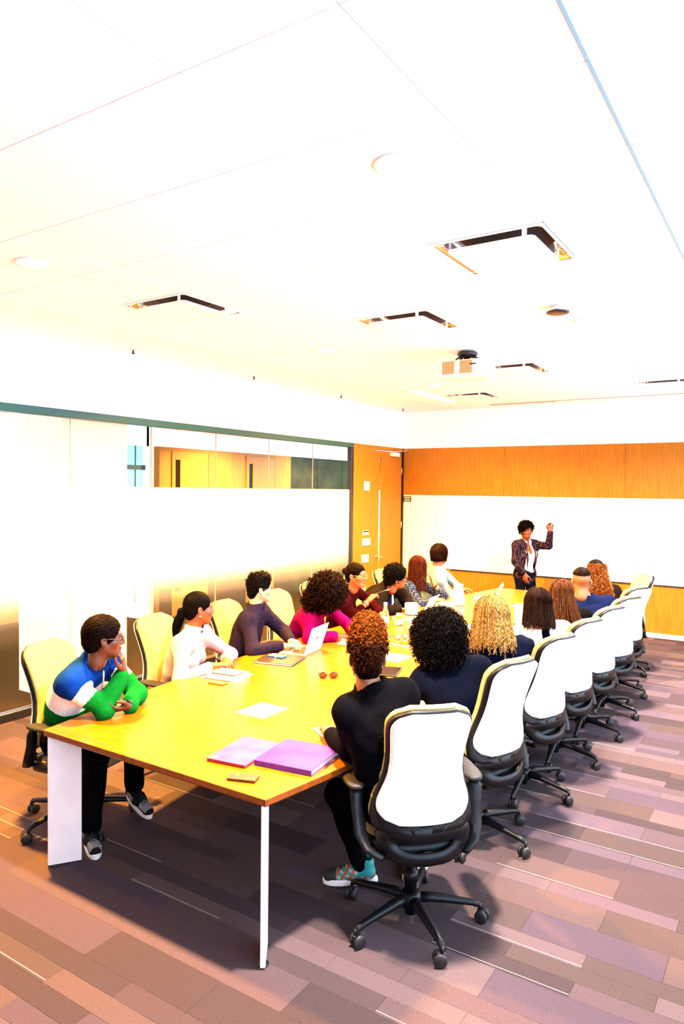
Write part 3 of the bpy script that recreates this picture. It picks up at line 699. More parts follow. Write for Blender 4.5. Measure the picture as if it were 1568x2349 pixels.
def nets(F, lo, h):
    S = F < 0; n = F.shape
    c = [S[i:n[0] - 1 + i, j:n[1] - 1 + j, k:n[2] - 1 + k] for i in (0, 1) for j in (0, 1) for k in (0, 1)]
    an = c[0].copy(); al = c[0].copy()
    for q in c[1:]: an |= q; al &= q
    I = np.argwhere(an & ~al); m = len(I)
    ids = np.full([x - 1 for x in n], -1, np.int64); ids[tuple(I.T)] = np.arange(m)
    off = np.array([(i, j, k) for i in (0, 1) for j in (0, 1) for k in (0, 1)])
    C = np.stack([F[I[:, 0] + o[0], I[:, 1] + o[1], I[:, 2] + o[2]] for o in off], 1)
    acc = np.zeros((m, 3)); cnt = np.zeros(m)
    for a in range(8):
        for b in range(a + 1, 8):
            if np.abs(off[a] - off[b]).sum() != 1: continue
            fa, fb = C[:, a], C[:, b]; x = (fa < 0) != (fb < 0); t = np.where(x, fa / (fa - fb + 1e-20), 0)
            acc += np.where(x[:, None], off[a] + t[:, None] * (off[b] - off[a]), 0); cnt += x
    V = lo + h * (I + acc / np.maximum(cnt, 1)[:, None]); Q = []
    for a in range(3):
        b, c2 = (a + 1) % 3, (a + 2) % 3
        s0 = [slice(None)] * 3; s1 = [slice(None)] * 3; s0[a] = slice(0, n[a] - 1); s1[a] = slice(1, n[a])
        D = S[tuple(s0)].astype(np.int8) - S[tuple(s1)].astype(np.int8)
        E = np.argwhere(D != 0)
        E = E[(E[:, b] > 0) & (E[:, c2] > 0) & (E[:, b] < n[b] - 1) & (E[:, c2] < n[c2] - 1)]
        sg = D[tuple(E.T)]; q = []
        for db, dc in ((-1, -1), (0, -1), (0, 0), (-1, 0)):
            e = E.copy(); e[:, b] += db; e[:, c2] += dc; q.append(ids[tuple(e.T)])
        q = np.stack(q, 1); q[sg < 0] = q[sg < 0][:, ::-1]; Q.append(q)
    Q = np.concatenate(Q); Q = Q[(Q >= 0).all(1)]
    return V, Q
def relax(V, Q, it=2, w=.5):
    E = np.concatenate([Q[:, [0, 1]], Q[:, [1, 2]], Q[:, [2, 3]], Q[:, [3, 0]]])
    for _ in range(it):
        s = np.zeros_like(V); c = np.zeros(len(V)); 
        for i in range(3): s[:, i] = np.bincount(E[:, 0], V[E[:, 1], i], len(V)) + np.bincount(E[:, 1], V[E[:, 0], i], len(V))
        c = np.bincount(E[:, 0], minlength=len(V)) + np.bincount(E[:, 1], minlength=len(V))
        V = V + w * (s / np.maximum(c, 1)[:, None] - V)
    return V
def solid(prims, h, noise=None, smooth=1):
    V, Q = nets(*sdf(prims, h, noise)); return (relax(V, Q, smooth) if smooth else V), Q
def cent(V, Q): return V[Q].mean(1)
def vnormals(V, Q):
    n = np.cross(V[Q[:, 2]] - V[Q[:, 0]], V[Q[:, 3]] - V[Q[:, 1]]); N = np.zeros_like(V)
    for j in range(4):
        for i in range(3): N[:, i] += np.bincount(Q[:, j], n[:, i], len(V))
    return N / (np.linalg.norm(N, axis=1)[:, None] + 1e-12)
def tubes(P, r, sides=3):
    """many thin tubes at once: P (n, m, 3) centre lines, r scalar or (m,) radii"""
    n, m, _ = P.shape; T = np.gradient(P, axis=1); T /= np.linalg.norm(T, axis=2)[..., None] + 1e-9
    ref = np.array([.31, .17, .93]); A = np.cross(T, ref); A /= np.linalg.norm(A, axis=2)[..., None] + 1e-9; B = np.cross(A, T)
    r = np.broadcast_to(np.asarray(r, float), (m,))[None, :, None]
    V = np.stack([P + r * (A * math.cos(2 * PI * s / sides) + B * math.sin(2 * PI * s / sides)) for s in range(sides)], 2).reshape(-1, 3)
    i = np.arange(n)[:, None, None] * m * sides; j = np.arange(m - 1)[None, :, None] * sides; s = np.arange(sides)[None, None, :]; s2 = (s + 1) % sides
    Q = np.stack([i + j + s, i + j + s2, i + j + sides + s2, i + j + sides + s], -1).reshape(-1, 4)
    return V, Q
def join(parts):
    """[(V, Q, material indices or int)] -> one mesh"""
    Vs, Qs, Ms, o = [], [], [], 0
    for V, Q, m in parts:
        if not len(V): continue
        Vs.append(V); Qs.append(Q + o); o += len(V); Ms.append(np.full(len(Q), m) if np.isscalar(m) else m)
    return np.concatenate(Vs), np.concatenate(Qs), np.concatenate(Ms)

# ---- canonical head (x right, y forward, z up; crown .115, chin -.115)
def make_head():
    p = [ELL((0, -.016, .030), (.074, .096, .086), k=.01), ELL((0, .026, -.030), (.059, .064, .080), k=.03),
         CAP((-.012, .062, -.093), (.012, .062, -.093), .021, k=.03), CAP((.052, -.005, -.045), (.018, .058, -.090), .018, .016, k=.03), CAP((-.052, -.005, -.045), (-.018, .058, -.090), .018, .016, k=.03),
         ELL((.043, .050, -.024), (.024, .026, .022), k=.025), ELL((-.043, .050, -.024), (.024, .026, .022), k=.025),
         CAP((-.033, .078, .020), (.033, .078, .020), .0115, k=.022),
         CAP((0, .086, .012), (0, .106, -.027), .0075, .0115, k=.012), ELL((.011, .094, -.033), (.010, .012, .008), k=.008), ELL((-.011, .094, -.033), (.010, .012, .008), k=.008),
         ELL((.031, .098, .000), (.017, .016, .011), k=.014, op=-1), ELL((-.031, .098, .000), (.017, .016, .011), k=.014, op=-1),
         ELL((0, .086, -.0565), (.024, .013, .0062), k=.006), ELL((0, .084, -.068), (.021, .014, .0075), k=.006), CAP((-.022, .098, -.0625), (.022, .098, -.0625), .003, k=.004, op=-1)]
    for s in (1, -1):
        A = np.array([[1, .25 * s, 0], [-.25 * s, 1, .15], [0, -.15, 1.0]]); A = np.array([unit(a) for a in A])
        p += [ELL((s * .078, -.014, -.010), (.0085, .019, .031), A, k=.006), ELL((s * .086, -.008, -.006), (.007, .010, .016), A, k=.005, op=-1)]
    p += [CAP((0, -.022, -.05), (0, -.035, -.135), .052, .054, k=.035)]
    V, Q = solid(p, .0040, smooth=1); c = cent(V, Q); mi = np.zeros(len(Q), int)
    lip = (np.abs(c[:, 0]) < .024) & (c[:, 1] > .078) & (c[:, 2] > -.0755 + 9 * c[:, 0] ** 2) & (c[:, 2] < -.0505 - 9 * c[:, 0] ** 2); mi[lip] = 1
    parts = [(V, Q, mi)]
    for s in (1, -1):                                                       # eyeballs, irises, brows, lids
        e, eq = solid([ELL((s * .031, .0755, .000), (.0118, .0122, .0105))], .0035, smooth=0); ce = cent(e, eq)
        em = np.where(np.hypot(ce[:, 0] - s * .031, ce[:, 2]) < .0052, 3, 2); em[ce[:, 1] < .0795] = 2; parts.append((e, eq, em))
        b = np.array([[(s * (.012 + .038 * t), .094 - 0.016 * t * t * 1.6, .0215 + .006 * math.sin(2.4 * t)) for t in np.linspace(0, 1, 7)]])
        bv, bq = tubes(b, np.array([.002, .0034, .0036, .0034, .003, .0024, .0012]), 6); parts.append((bv, bq, 4))
        l = np.array([[(s * (.0185 + .025 * t), .0895 - .006 * (2 * t - 1) ** 2, .0055 + .0035 * math.sin(PI * t)) for t in np.linspace(0, 1, 6)]])
        lv, lq = tubes(l, .0016, 5); parts.append((lv, lq, 4))
    return join(parts)
HEAD = make_head()
SKULL_C, SKULL_R = V3(0, -.016, .030), V3(.076, .098, .088)

# ---- canonical right hand (x to the fingers, y to the thumb, z back of the hand); wrist at the origin
_hands = {}
def make_hand(curl, thumb=.5, spread=.5, curls=None):
    key = (curl, thumb, spread, curls)
    if key in _hands: return _hands[key]
    p = [CAP((-.045, 0, 0), (.0, 0, 0), .0245, .024, k=.02)]
    ky = (.030, .010, -.010, -.029); kx = (.086, .090, .086, .078); L = (.071, .080, .074, .058); rr0 = (.0092, .0095, .0090, .0080)
    for i in range(4):
        p += [CAP((.0, ky[i] * .55, 0), (kx[i], ky[i], .002), .0165, .0115, k=.014)]
    p += [CAP((.004, .010, -.006), (.05, .034, -.010), .017, .014, k=.012)]
    for i in range(4):
        cc = curls[i] if curls else curl
        a = -.10 - .25 * cc; pos = V3(kx[i], ky[i], .002); sp = (1.5 - i) * .055 * spread
        for j, fr in enumerate((.45, .30, .25)):
            a2 = a; d = V3(math.cos(a2) * math.cos(sp), math.sin(sp), math.sin(a2)); nx = pos + d * L[i] * fr
            p += [CAP(pos, nx, rr0[i] * (1 - .08 * j), rr0[i] * (1 - .08 * (j + 1)), k=.0035 if j else .007)]
            pos = nx; a -= cc * (1.05 if j == 0 else .8)
    t0 = V3(.030, .030, -.008); t1 = t0 + V3(.030, .026 + .008 * (1 - thumb), -.006 - .014 * thumb); t2 = t1 + V3(.030, .010 - .016 * thumb, -.004 - .012 * thumb); t3 = t2 + V3(.022, .002 - .016 * thumb, -.002 - .008 * thumb)
    p += [CAP(t0, t1, .0135, .0115, k=.012), CAP(t1, t2, .0112, .0100, k=.004), CAP(t2, t3, .0098, .0080, k=.004)]
    _hands[key] = solid(p, .0034, smooth=1); return _hands[key]
def place_hand(side, w, hd, hn, curl=.45, thumb=.5, s=1.0, curls=None):
    V, Q = make_hand(curl, thumb, .5, curls); V = V * s
    x = unit(hd); z = unit(np.asarray(hn, float) - (np.asarray(hn, float) @ x) * x); y = np.cross(z, x)
    if side == 'L': V = V * V3(1, -1, 1); Q = Q[:, ::-1]
    return np.asarray(w) + V @ np.stack([x, y, z]), Q
def ik(S, W, l1, l2, pole):
    d = W - S; D = np.linalg.norm(d); tot = l1 + l2
    if D > tot * .995: l1 *= D / tot / .995; l2 *= D / tot / .995
    a = (l1 * l1 - l2 * l2 + D * D) / (2 * D); hgt = math.sqrt(max(l1 * l1 - a * a, 0)); u = d / D
    pv = np.asarray(pole, float); pv = unit(pv - (pv @ u) * u); return S + u * a + pv * hgt

# ---- canonical shoe upper (x forward, z up; ankle above the origin)
SHOE = solid([CAP((-.035, 0, .048), (.05, 0, .050), .037, .038, k=.02), CAP((.05, 0, .046), (.165, .004, .036), .039, .034, k=.03), CAP((-.022, 0, .06), (-.03, 0, .10), .038, .039, k=.02), CAP((-.022, 0, .09), (-.04, 0, .15), .027, .026, k=.002, op=-1), PLN((0, 0, -1), -.022)], .0055, smooth=1)
def sole_mb():
    o = []
    for k in range(28):
        a = 2 * PI * k / 28; c, s = math.cos(a), math.sin(a); x = .063 + .143 * np.sign(c) * abs(c) ** .8; y = s * (.043 if c > 0 else .038) * (1.0 if abs(c) < .9 else 1); o.append((x, y + (.004 if x > .1 else 0)))
    return MB().prism(o, 0.0, .030, 0, .004)
_solemesh = {}
def build_shoe(parent, base, pos, yaw, pitch, mats, region=None, laces=None, roll=0.0, swoosh=None):
    """pos: the point of the sole under the ankle (world)"""
    V, Q = SHOE; c = cent(V, Q); mi = region(c) if region else np.zeros(len(Q), int)
    M = Matrix.Translation(Vector(pos) - Vector(base)) @ Matrix.Rotation(yaw, 4, 'Z') @ Matrix.Rotation(pitch, 4, 'Y') @ Matrix.Rotation(roll, 4, 'X')
    o = link('shoe', np_mesh('shoe', V, Q, mats['upper'], mi), parent); o.matrix_local = M
    s = sole_mb().obj('sole', mats['sole'], o)
    if laces is not None:
        b = MB()
        for k in range(5):
            x = .055 + .022 * k; z = .0905 - .0052 * k - .004 * (k == 4); w = .020
            b.tube([(x, -w, z - .008), (x + .008, 0, z + .0025), (x + .018, w, z - .011)], .0028, 5); b.tube([(x, w, z - .008), (x + .008, 0, z + .0025), (x + .018, -w, z - .011)], .0028, 5)
        b.obj('laces', laces, o)
    return o

# ------------------------------------------------------------------ person
def skin_mats(name, c, hairc):
    return [mat(name + '_skin', c, .45, var=.10, scale=25, spec=.35), mat(name + '_lips', (c[0] * .8, c[1] * .5, c[2] * .5), .4), mat('eye_white', (.30, .27, .24), .3), mat('eye_iris', (.02, .01, .006), .2), mat(name + '_brow', tuple(x * .6 for x in hairc), .7)]
def Rhead(yaw, pitch, roll=0):
    f = V3(math.cos(yaw) * math.cos(pitch), math.sin(yaw) * math.cos(pitch), -math.sin(pitch)); l = V3(-math.sin(yaw), math.cos(yaw), 0); u = np.cross(f, l)
    l2 = l * math.cos(roll) + u * math.sin(roll); u2 = np.cross(f, l2); return np.stack([-l2, f, u2], 1)
def person(c):
    nm = c['id']; H = V3(*c['H']); yaw = R_(c['hy']); Rm = Rhead(yaw, R_(c.get('hp', 0)), R_(c.get('hr', 0))); s = c.get('hs', 1.0)
    P = V3(*c['P']); ty = R_(c['ty']); fw = V3(math.cos(ty), math.sin(ty), 0); lat = V3(-math.sin(ty), math.cos(ty), 0)
    N = V3(*c['N']) if 'N' in c else H + Rm @ V3(0, -.035, -.105) * s + V3(0, 0, -.075)
    base = V3(P[0], P[1], 0); root = thing('person', c['label'], 'person', tuple(base), group='people at the meeting')
    W = lambda loc: H + Rm @ (s * np.asarray(loc, float))
    WV = lambda V: H + (s * np.asarray(V)) @ Rm.T
    up = unit(N - P); fs = unit(fw - (fw @ up) * up); ls = np.cross(up, fs); A = np.stack([fs, ls, up])
    L = np.linalg.norm(N - P); k = L / .52; sw = c.get('sw', .165); g = c.get('girth', 1.0); fem = c.get('fem', True)
    slouch = c.get('slouch', .03)
    sp = lambda t, f=0.0, l=0.0: P + up * L * t + fs * (f - slouch * math.sin(PI * t)) + ls * l
    SH = {d: N - up * .045 + ls * (sw if d == 'L' else -sw) + fs * c.get('shf', .0) + V3(0, 0, c.get('shz' + d, 0)) for d in 'LR'}
    def torso(e):
        pr = [ELL(sp(.02), ((.115 + e) * g, (.155 + e) * g, .12), A, k=.05), ELL(sp(.30), ((.098 + e) * g, (.132 + e) * g, .15 * k), A, k=.06), ELL(sp(.62), ((.105 + e) * g, (.148 + e), .16 * k), A, k=.06),
              CAP(SH['L'], SH['R'], .046 + e, k=.06), CAP(sp(.86), sp(.93), .075 + e, .055 + e, k=.05), CAP(N, SH['L'], .046 + e, .050 + e, k=.04), CAP(N, SH['R'], .046 + e, .050 + e, k=.04)]
        for sd in (1, -1): pr += [CAP(sp(.40, 0, sd * .075 * g), sp(.80, -.005, sd * (sw - .045)), .075 + e, .062 + e, k=.06)]
        if fem: pr += [ELL(sp(.60, .085, .065), (.055 + e, .06, .06), A, k=.05), ELL(sp(.60, .085, -.065), (.055 + e, .06, .06), A, k=.05)]
        return pr
    arms = {}
    for d in 'LR':
        a = c['arms'][d]; w = V3(*a['w'])
        e = V3(*a['e']) if 'e' in a else ik(SH[d], w, c.get('l1', .28), c.get('l2', .245), V3(*a.get('pole', (0, 0, -1))))
        hd = V3(*a['hd']) if 'hd' in a else unit(w - e); arms[d] = (e, w, hd, V3(*a.get('hn', (0, 0, 1))), a.get('curl', .45), a.get('thumb', .5), a.get('curls'))
    armp = lambda d, e, t1=1.0, t0=0.0: [CAP(SH[d], arms[d][0], .044 + e, .037 + e, k=.05), CAP(arms[d][0], arms[d][0] + (arms[d][1] - arms[d][0]) * t1, .039 + e, .0275 + e * .9 + (1 - t1) * .011, k=.02)]
    hips = {d: P + lat * (.088 if d == 'L' else -.088) for d in 'LR'}; legs = {}
    for d in 'LR':
        lg = c.get('legs', {}).get(d, {}); kn = V3(*lg['k']) if 'k' in lg else hips[d] + fw * .41 + V3(0, 0, -.04) + lat * (.04 if d == 'L' else -.04)
        an = V3(*lg['a']) if 'a' in lg else V3(*(kn[:2] + fw[:2] * lg.get('fx', -.02)), .105); legs[d] = (kn, an)
    legp = lambda d, e: [CAP(hips[d], legs[d][0], .078 + e, .056 + e, k=.05), CAP(legs[d][0], legs[d][1], .054 + e, .036 + e * 1.3, k=.03)]
    sk = skin_mats(nm, c['skin'], c.get('hairc', (.01, .008, .006)))
    # body: one mesh of head, neck, trunk, limbs and hands
    bp = [q for q in torso(-.016)] + [CAP(N - up * .02, W((0, -.028, -.075)), .050 * s, .049 * s, k=.03)]
    for d in 'LR': bp += armp(d, -.003) + legp(d, -.012)
    V, Q = solid(bp, .012, smooth=1); parts = [(V, Q, 0), (WV(HEAD[0]), HEAD[1], HEAD[2])]
    for d in 'LR':
        e, w, hd, hn, cu, th, cs = arms[d]; hv, hq = place_hand(d, w, hd, hn, cu, th, c.get('handS', .95), cs); parts.append((hv, hq, 0))
    V, Q, mi = join(parts); link('body', np_mesh('body', V - base, Q, sk, mi), root)
    # clothes
    def part(name, prims, h, mats, assign=None, noise=None, parent=root, smooth=1):
        V, Q = solid(prims, h, noise, smooth); m = assign(cent(V, Q)) if assign else None
        return link(name, np_mesh(name, V - base, Q, mats, m), parent)
    hole = [CAP(N - up * .005 + fs * .012, W((0, -.02, -.085)), .052 * s, .060 * s, k=.008, op=-1)]
    if c.get('vneck'): hole += [ELL(sp(.86, .10), (.06, .05, .11), A, k=.008, op=-1)]
    e = c.get('loose', .012); t1 = c.get('sleeve', .88)
    tp = torso(e); [tp.extend(armp(d, e + .002, t1 if not isinstance(t1, dict) else t1[d])) for d in 'LR']
    if c.get('collar'):
        na = unit(W((0, -.03, -.06)) - N); ca = unit(np.cross(na, ls)); cen = N + na * .038 + fs * .006; n_ = 14; hh_ = c['collar']
        for i in range(n_):
            a0, a1 = 2 * PI * i / n_, 2 * PI * (i + 1) / n_
            q = lambda a: cen + .067 * (ls * math.sin(a) + np.cross(ls, na) * math.cos(a)) * s
            tp += [CAP(q(a0), q(a1), .012, k=.012), CAP(q(a0) + na * hh_, q(a1) + na * hh_, .0085, k=.012)]
        hole = [CAP(cen - na * .012, W((0, -.022, -.075)), .056 * s, .058 * s, k=.006, op=-1)]
    part(c.get('topname', 'shirt'), tp + hole, c.get('h', .009), c['top'], (lambda q: c['assign'](q, dict(P=P, N=N, up=up, fs=fs, ls=ls, SH=SH, arms=arms, L=L))) if 'assign' in c else None, (c.get('wr', .0030), c.get('wf', 26.), abs(hash(nm)) % 97 if False else len(c['label'])))
    if 'jacket' in c:
        j = c['jacket']; je = e + .014; jp = torso(je); [jp.extend(armp(d, je, j.get('sleeve', .9))) for d in 'LR']
        if j.get('skirt'): jp += [ELL(sp(-.10), ((.145) * g, (.185) * g, .16), A, k=.06)]
        jh = [CAP(N - up * .03 + fs * .02, W((0, -.01, -.06)), .066, .075, k=.01, op=-1)]
        for t, wd in j['open']: jh += [CAP(sp(t, .10 + .0, 0) + fs * .02, sp(t, .32, 0), wd, k=.02, op=-1)]
        part('jacket', jp + jh, c.get('h', .009), j['mat'], None, (.003, 24., 5))
        if j.get('lapel'):
            b = MB()
            for sd in (1, -1):
                pts = [sp(t, .135 if t < .7 else .10, sd * w_) for t, w_ in j['lapel']]; b.tube([q - base for q in pts], [.010, .02, .022, .016, .010][:len(pts)], 6, flat=(1.2, .5))
            b.obj('lapel', j['mat'], root)
    tr = []
    for d in 'LR': tr += legp(d, c.get('legw', .006))
    tr += [ELL(P + up * .0, (.125 * g, .168 * g, .115), A, k=.05)]
    if not c.get('nolegs'):
        tr += [PLN(V3(0, 0, -1), -.075)]
        part('trousers', tr, .012, c.get('pants', mat('black_trousers', (.003, .003, .004), .9, spec=.02)), None, (.003, 22., 3))
        for d in 'LR':
            kn, an = legs[d]; lg = c.get('legs', {}).get(d, {}); sy = R_(lg.get('sy', c['ty'])); so = lg.get('sole', (an[0], an[1], 0.0))
            smt = c.get('shoes', dict(upper=[mat('black_shoe', (.006, .006, .007), .5, spec=.2)], sole=mat('black_sole', (.015, .015, .015), .6)))
            build_shoe(root, base, so, sy, R_(lg.get('sp', 0)), smt, smt.get('region'), smt.get('laces'), R_(lg.get('sr', 0)))
    ctx = dict(root=root, base=base, H=H, Rm=Rm, s=s, W=W, WV=WV, N=N, P=P, sp=sp, fs=fs, ls=ls, up=up, SH=SH, arms=arms, nm=nm, c=c)
    hr = c['hair'](ctx)
    if c.get('glasses'): glasses(ctx, c['glasses'])
    if c.get('earring'):
        b = MB()
        for sd in (1, -1): q = W((sd * .086, -.014, -.046)) - base; b.lathe([(.001, -.006), (.005, -.004), (.006, 0), (.005, .004), (.001, .006)], tuple(q), 10)
        b.obj('earrings', mat('pearl', (.85, .82, .75), .2), root)
    if 'extra' in c: c['extra'](ctx)
    return ctx
def glasses(x, m):
    W, base = x['W'], x['base']; b = MB()
    for sd in (1, -1):
        ring = [W((sd * .034 + .022 * np.sign(math.cos(a)) * abs(math.cos(a)) ** .75, .103 - .010 * abs(math.cos(a)) * (1 if math.cos(a) * sd > 0 else 0), -.002 + .0165 * np.sign(math.sin(a)) * abs(math.sin(a)) ** .8)) - base for a in np.linspace(0, 2 * PI, 19)]
        b.tube(ring, .0017, 5, cap=False)
        b.tube([W(q) - base for q in ((sd * .056, .092, .006), (sd * .072, .06, .006), (sd * .081, .0, .003), (sd * .081, -.018, -.006))], .0024, 5)
    b.tube([W(q) - base for q in ((-.012, .104, .002), (0, .109, .004), (.012, .104, .002))], .002, 5)
    return b.obj('glasses', m, x['root'])

# ------------------------------------------------------------------ hair
def hair_obj(x, parts, mats, name='hair'):
    V, Q, mi = join(parts); return link(name, np_mesh(name, x['WV'](V) - x['base'], Q, mats, mi), x['root'])
FACE_CUT = lambda zf=-.030, yf=.100, ry=.075, rz=.098, rx=.092: [ELL((0, yf, zf), (rx, ry, rz), k=.006, op=-1)]
EARS_CUT = [ELL((s * .088, -.006, -.018), (.02, .022, .032), k=.005, op=-1) for s in (1, -1)]
def cap_prims(e, nape=-.085, cut=None, ears=True):
    p = [ELL(SKULL_C + V3(0, -.004, .002), SKULL_R + e, k=.02), ELL((0, -.062, -.03), (.056 + e, .046 + e, .06), k=.03)]
    p += (FACE_CUT() if cut is None else cut) + (EARS_CUT if ears else []) + [PLN((0, .25, -1), -nape)]
    return p
def short_hair(x, m, e=.010, noise=(.0016, 220.), nape=-.085, extra=(), cut=None, h=.0045):
    V, Q = solid(cap_prims(e, nape, cut) + list(extra), h, (noise[0], noise[1], 4), 0); return hair_obj(x, [(V, Q, 0)], m)
def curls(V, Q, n, r, length, cr, turns, seed=0, drop=.35, pts=12, sel=None):
    g = np.random.default_rng(seed); Nn = vnormals(V, Q); idx = g.choice(len(V) if sel is None else sel, n); p0 = V[idx]; nr = Nn[idx]
    ax = nr + V3(0, 0, -drop) + g.normal(size=(n, 3)) * .45; ax /= np.linalg.norm(ax, axis=1)[:, None]
    a = np.cross(ax, g.normal(size=(n, 3))); a /= np.linalg.norm(a, axis=1)[:, None]; b = np.cross(ax, a)
    t = np.linspace(0, 1, pts)[None, :, None]; ph = g.uniform(0, 6.28, (n, 1, 1)); ln = length * g.uniform(.6, 1.25, (n, 1, 1)); th = ph + t * turns * 2 * PI
    Pp = p0[:, None] - ax[:, None] * length * .25 + ax[:, None] * ln * t + cr * (a[:, None] * np.cos(th) + b[:, None] * np.sin(th)) + V3(0, 0, -1) * (t ** 2) * ln * drop * .5
    return tubes(Pp, r, 3)
def drape(n, zend, thf=55, e=.006, flare=.0, wave=.0, wf=5., r=.0016, seed=0, m=18, jit=.012, part_x=0.0, back=0.0, zj=.02, thr=None, shift=(0, 0), coil=False, top=8):
    """strands from the parting over the skull and down; angles from the face direction"""
    g = np.random.default_rng(seed); th = np.radians(g.uniform(thf, 360 - thf, n)) if thr is None else np.radians(g.uniform(*thr, n)); off = e + jit * g.uniform(0, 1, n)
    ze = zend + g.normal(0, zj, n); t = np.linspace(0, 1, m)[None]; ph0 = np.radians(g.uniform(top, top + 55, n))[:, None]; ph1 = np.radians(98)
    arc = np.linspace(0, 1, m)[None]; ta = np.clip(t / .42, 0, 1); ph = ph0 + (ph1 - ph0) * ta; R = SKULL_R[None, None] + off[:, None, None]
    sx, cy = np.sin(th)[:, None], np.cos(th)[:, None]
    X = R[..., 0] * np.sin(ph) * sx; Y = R[..., 1] * np.sin(ph) * cy; Z = R[..., 2] * np.cos(ph); P = np.stack([X, Y, Z], -1) + SKULL_C
    td = np.clip((t - .42) / .58, 0, 1); z0 = P[:, :, 2].copy(); P[:, :, 2] = z0 + (ze[:, None] - z0) * td
    P[:, :, 0] += td * (flare * sx + shift[0]); P[:, :, 1] += td * (flare * cy - back * .6 + shift[1]) - back * td ** 2 * .4
    a = g.uniform(0, 6.28, (n, 1)); am = wave * (.25 + .75 * t) * (t > .1)
    wfv = wf * g.uniform(.8, 1.2, (n, 1))
    P[:, :, 0] += am * np.sin(2 * PI * wfv * t + a); P[:, :, 1] += am * np.cos(2 * PI * wfv * t + (a if coil else a * 1.7)); P += g.normal(0, .0012, (n, 1, 3))
    return tubes(P, np.linspace(1, .55, m) * r, 3)
# ------------------------------------------------------------------ the people
def fabric(name, c, var=.12, scale=60, rough=.9, bump=.12): return mat(name, c, rough, var=var, scale=scale, bump=bump, bscale=400, spec=.015)
def pattern(name, kind, c0, c1, scale=80., rough=.8):
    m = bpy.data.materials.new(name); m.use_nodes = True; nt = m.node_tree; N = nt.nodes.new; Lk = nt.links.new; b = nt.nodes['Principled BSDF']
    b.inputs['Roughness'].default_value = rough; b.inputs['Specular IOR Level'].default_value = .03
    tc = N('ShaderNodeTexCoord'); mx = N('ShaderNodeMix'); mx.data_type = 'RGBA'; mx.inputs[6].default_value = (*[v * ALB for v in c0], 1); mx.inputs[7].default_value = (*[v * ALB for v in c1], 1)
    if kind == 'dots':
        v = N('ShaderNodeTexVoronoi'); v.inputs['Scale'].default_value = scale; v.inputs['Randomness'].default_value = .15; lt = N('ShaderNodeMath'); lt.operation = 'LESS_THAN'; lt.inputs[1].default_value = .30
        Lk(tc.outputs['Object'], v.inputs['Vector']); Lk(v.outputs['Distance'], lt.inputs[0]); Lk(lt.outputs[0], mx.inputs[0])
    else:
        mp = N('ShaderNodeMapping'); mp.inputs['Rotation'].default_value = (.2, .3, .5); Lk(tc.outputs['Object'], mp.inputs[0]); acc = None
        for d in ('X', 'Y', 'Z'):
            w = N('ShaderNodeTexWave'); w.bands_direction = d; w.inputs['Scale'].default_value = scale; w.inputs['Distortion'].default_value = .3 if kind == 'check' else 1.0
            Lk(mp.outputs[0], w.inputs['Vector'])
            if acc is None: acc = w.outputs['Fac']
            else:
                a = N('ShaderNodeMath'); a.operation = 'MULTIPLY' if kind == 'check' else 'ADD'; Lk(acc, a.inputs[0]); Lk(w.outputs['Fac'], a.inputs[1]); acc = a.outputs[0]
        r = N('ShaderNodeValToRGB'); r.color_ramp.elements[0].position = .10 if kind == 'check' else .35; r.color_ramp.elements[1].position = .45 if kind == 'check' else .62
        if kind != 'check':
            dv = N('ShaderNodeMath'); dv.operation = 'DIVIDE'; dv.inputs[1].default_value = 3.0; Lk(acc, dv.inputs[0]); acc = dv.outputs[0]
        Lk(acc, r.inputs[0]); Lk(r.outputs[0], mx.inputs[0])
    Lk(mx.outputs[2], b.inputs['Base Color']); return m
def hairm(name, c, rough=.6, var=.5, scale=60): return mat(name, c, rough, var=var, scale=scale, spec=.02)
K1, K2, K3, K4 = (.105, .036, .014), (.20, .075, .028), (.32, .14, .055), (.72, .45, .28)
h_black = hairm('black_hair', (.0022, .0016, .0013)); h_dk = hairm('dark_brown_hair', (.0036, .0013, .0006)); h_aub = hairm('auburn_hair', (.24, .050, .005)); h_brn = hairm('brown_hair', (.028, .009, .004))
h_lbr = hairm('light_brown_hair', (.095, .032, .010)); h_bl = hairm('blond_hair', (.48, .25, .060)); h_bl2 = hairm('golden_hair', (.34, .14, .024)); h_red = hairm('red_brown_hair', (.052, .011, .004)); h_gin = hairm('ginger_hair', (.17, .036, .005))
blk = fabric('black_cloth', (.0022, .0022, .0026)); navy = fabric('navy_cloth', (.003, .005, .018)); navy2 = fabric('deep_navy_cloth', (.005, .007, .018))
def H_r1(x):
    p = [ELL((0, -.008, .105), (.079, .094, .105), k=.05), ELL((0, -.025, .03), (.080, .096, .08), k=.05), ELL((0, -.050, -.045), (.060, .054, .055), k=.03)] + FACE_CUT() + EARS_CUT + [PLN((0, .3, -1), .098)]
    V, Q = solid(p, .005, (.0022, 160., 2), 0); z = cent(V, Q)[:, 2]; mi = np.where(z > .085, 0, np.where(z > -.03, 1, 2))
    cv, cq = curls(V, Q, 1500, .0022, .020, .0052, 1.6, 3, .1, 9, np.nonzero((V[:, 2] > -.055) & ~((np.abs(V[:, 0]) > .055) & (V[:, 2] < .025)))[0]); cm = np.where(cent(cv, cq)[:, 2] + rng.normal(0, .02, len(cq)) > .085, 0, 1)
    hair_obj(x, [(V, Q, mi), (cv, cq, cm)], [h_aub, hairm('dark_auburn_hair', (.045, .011, .003)), h_dk])
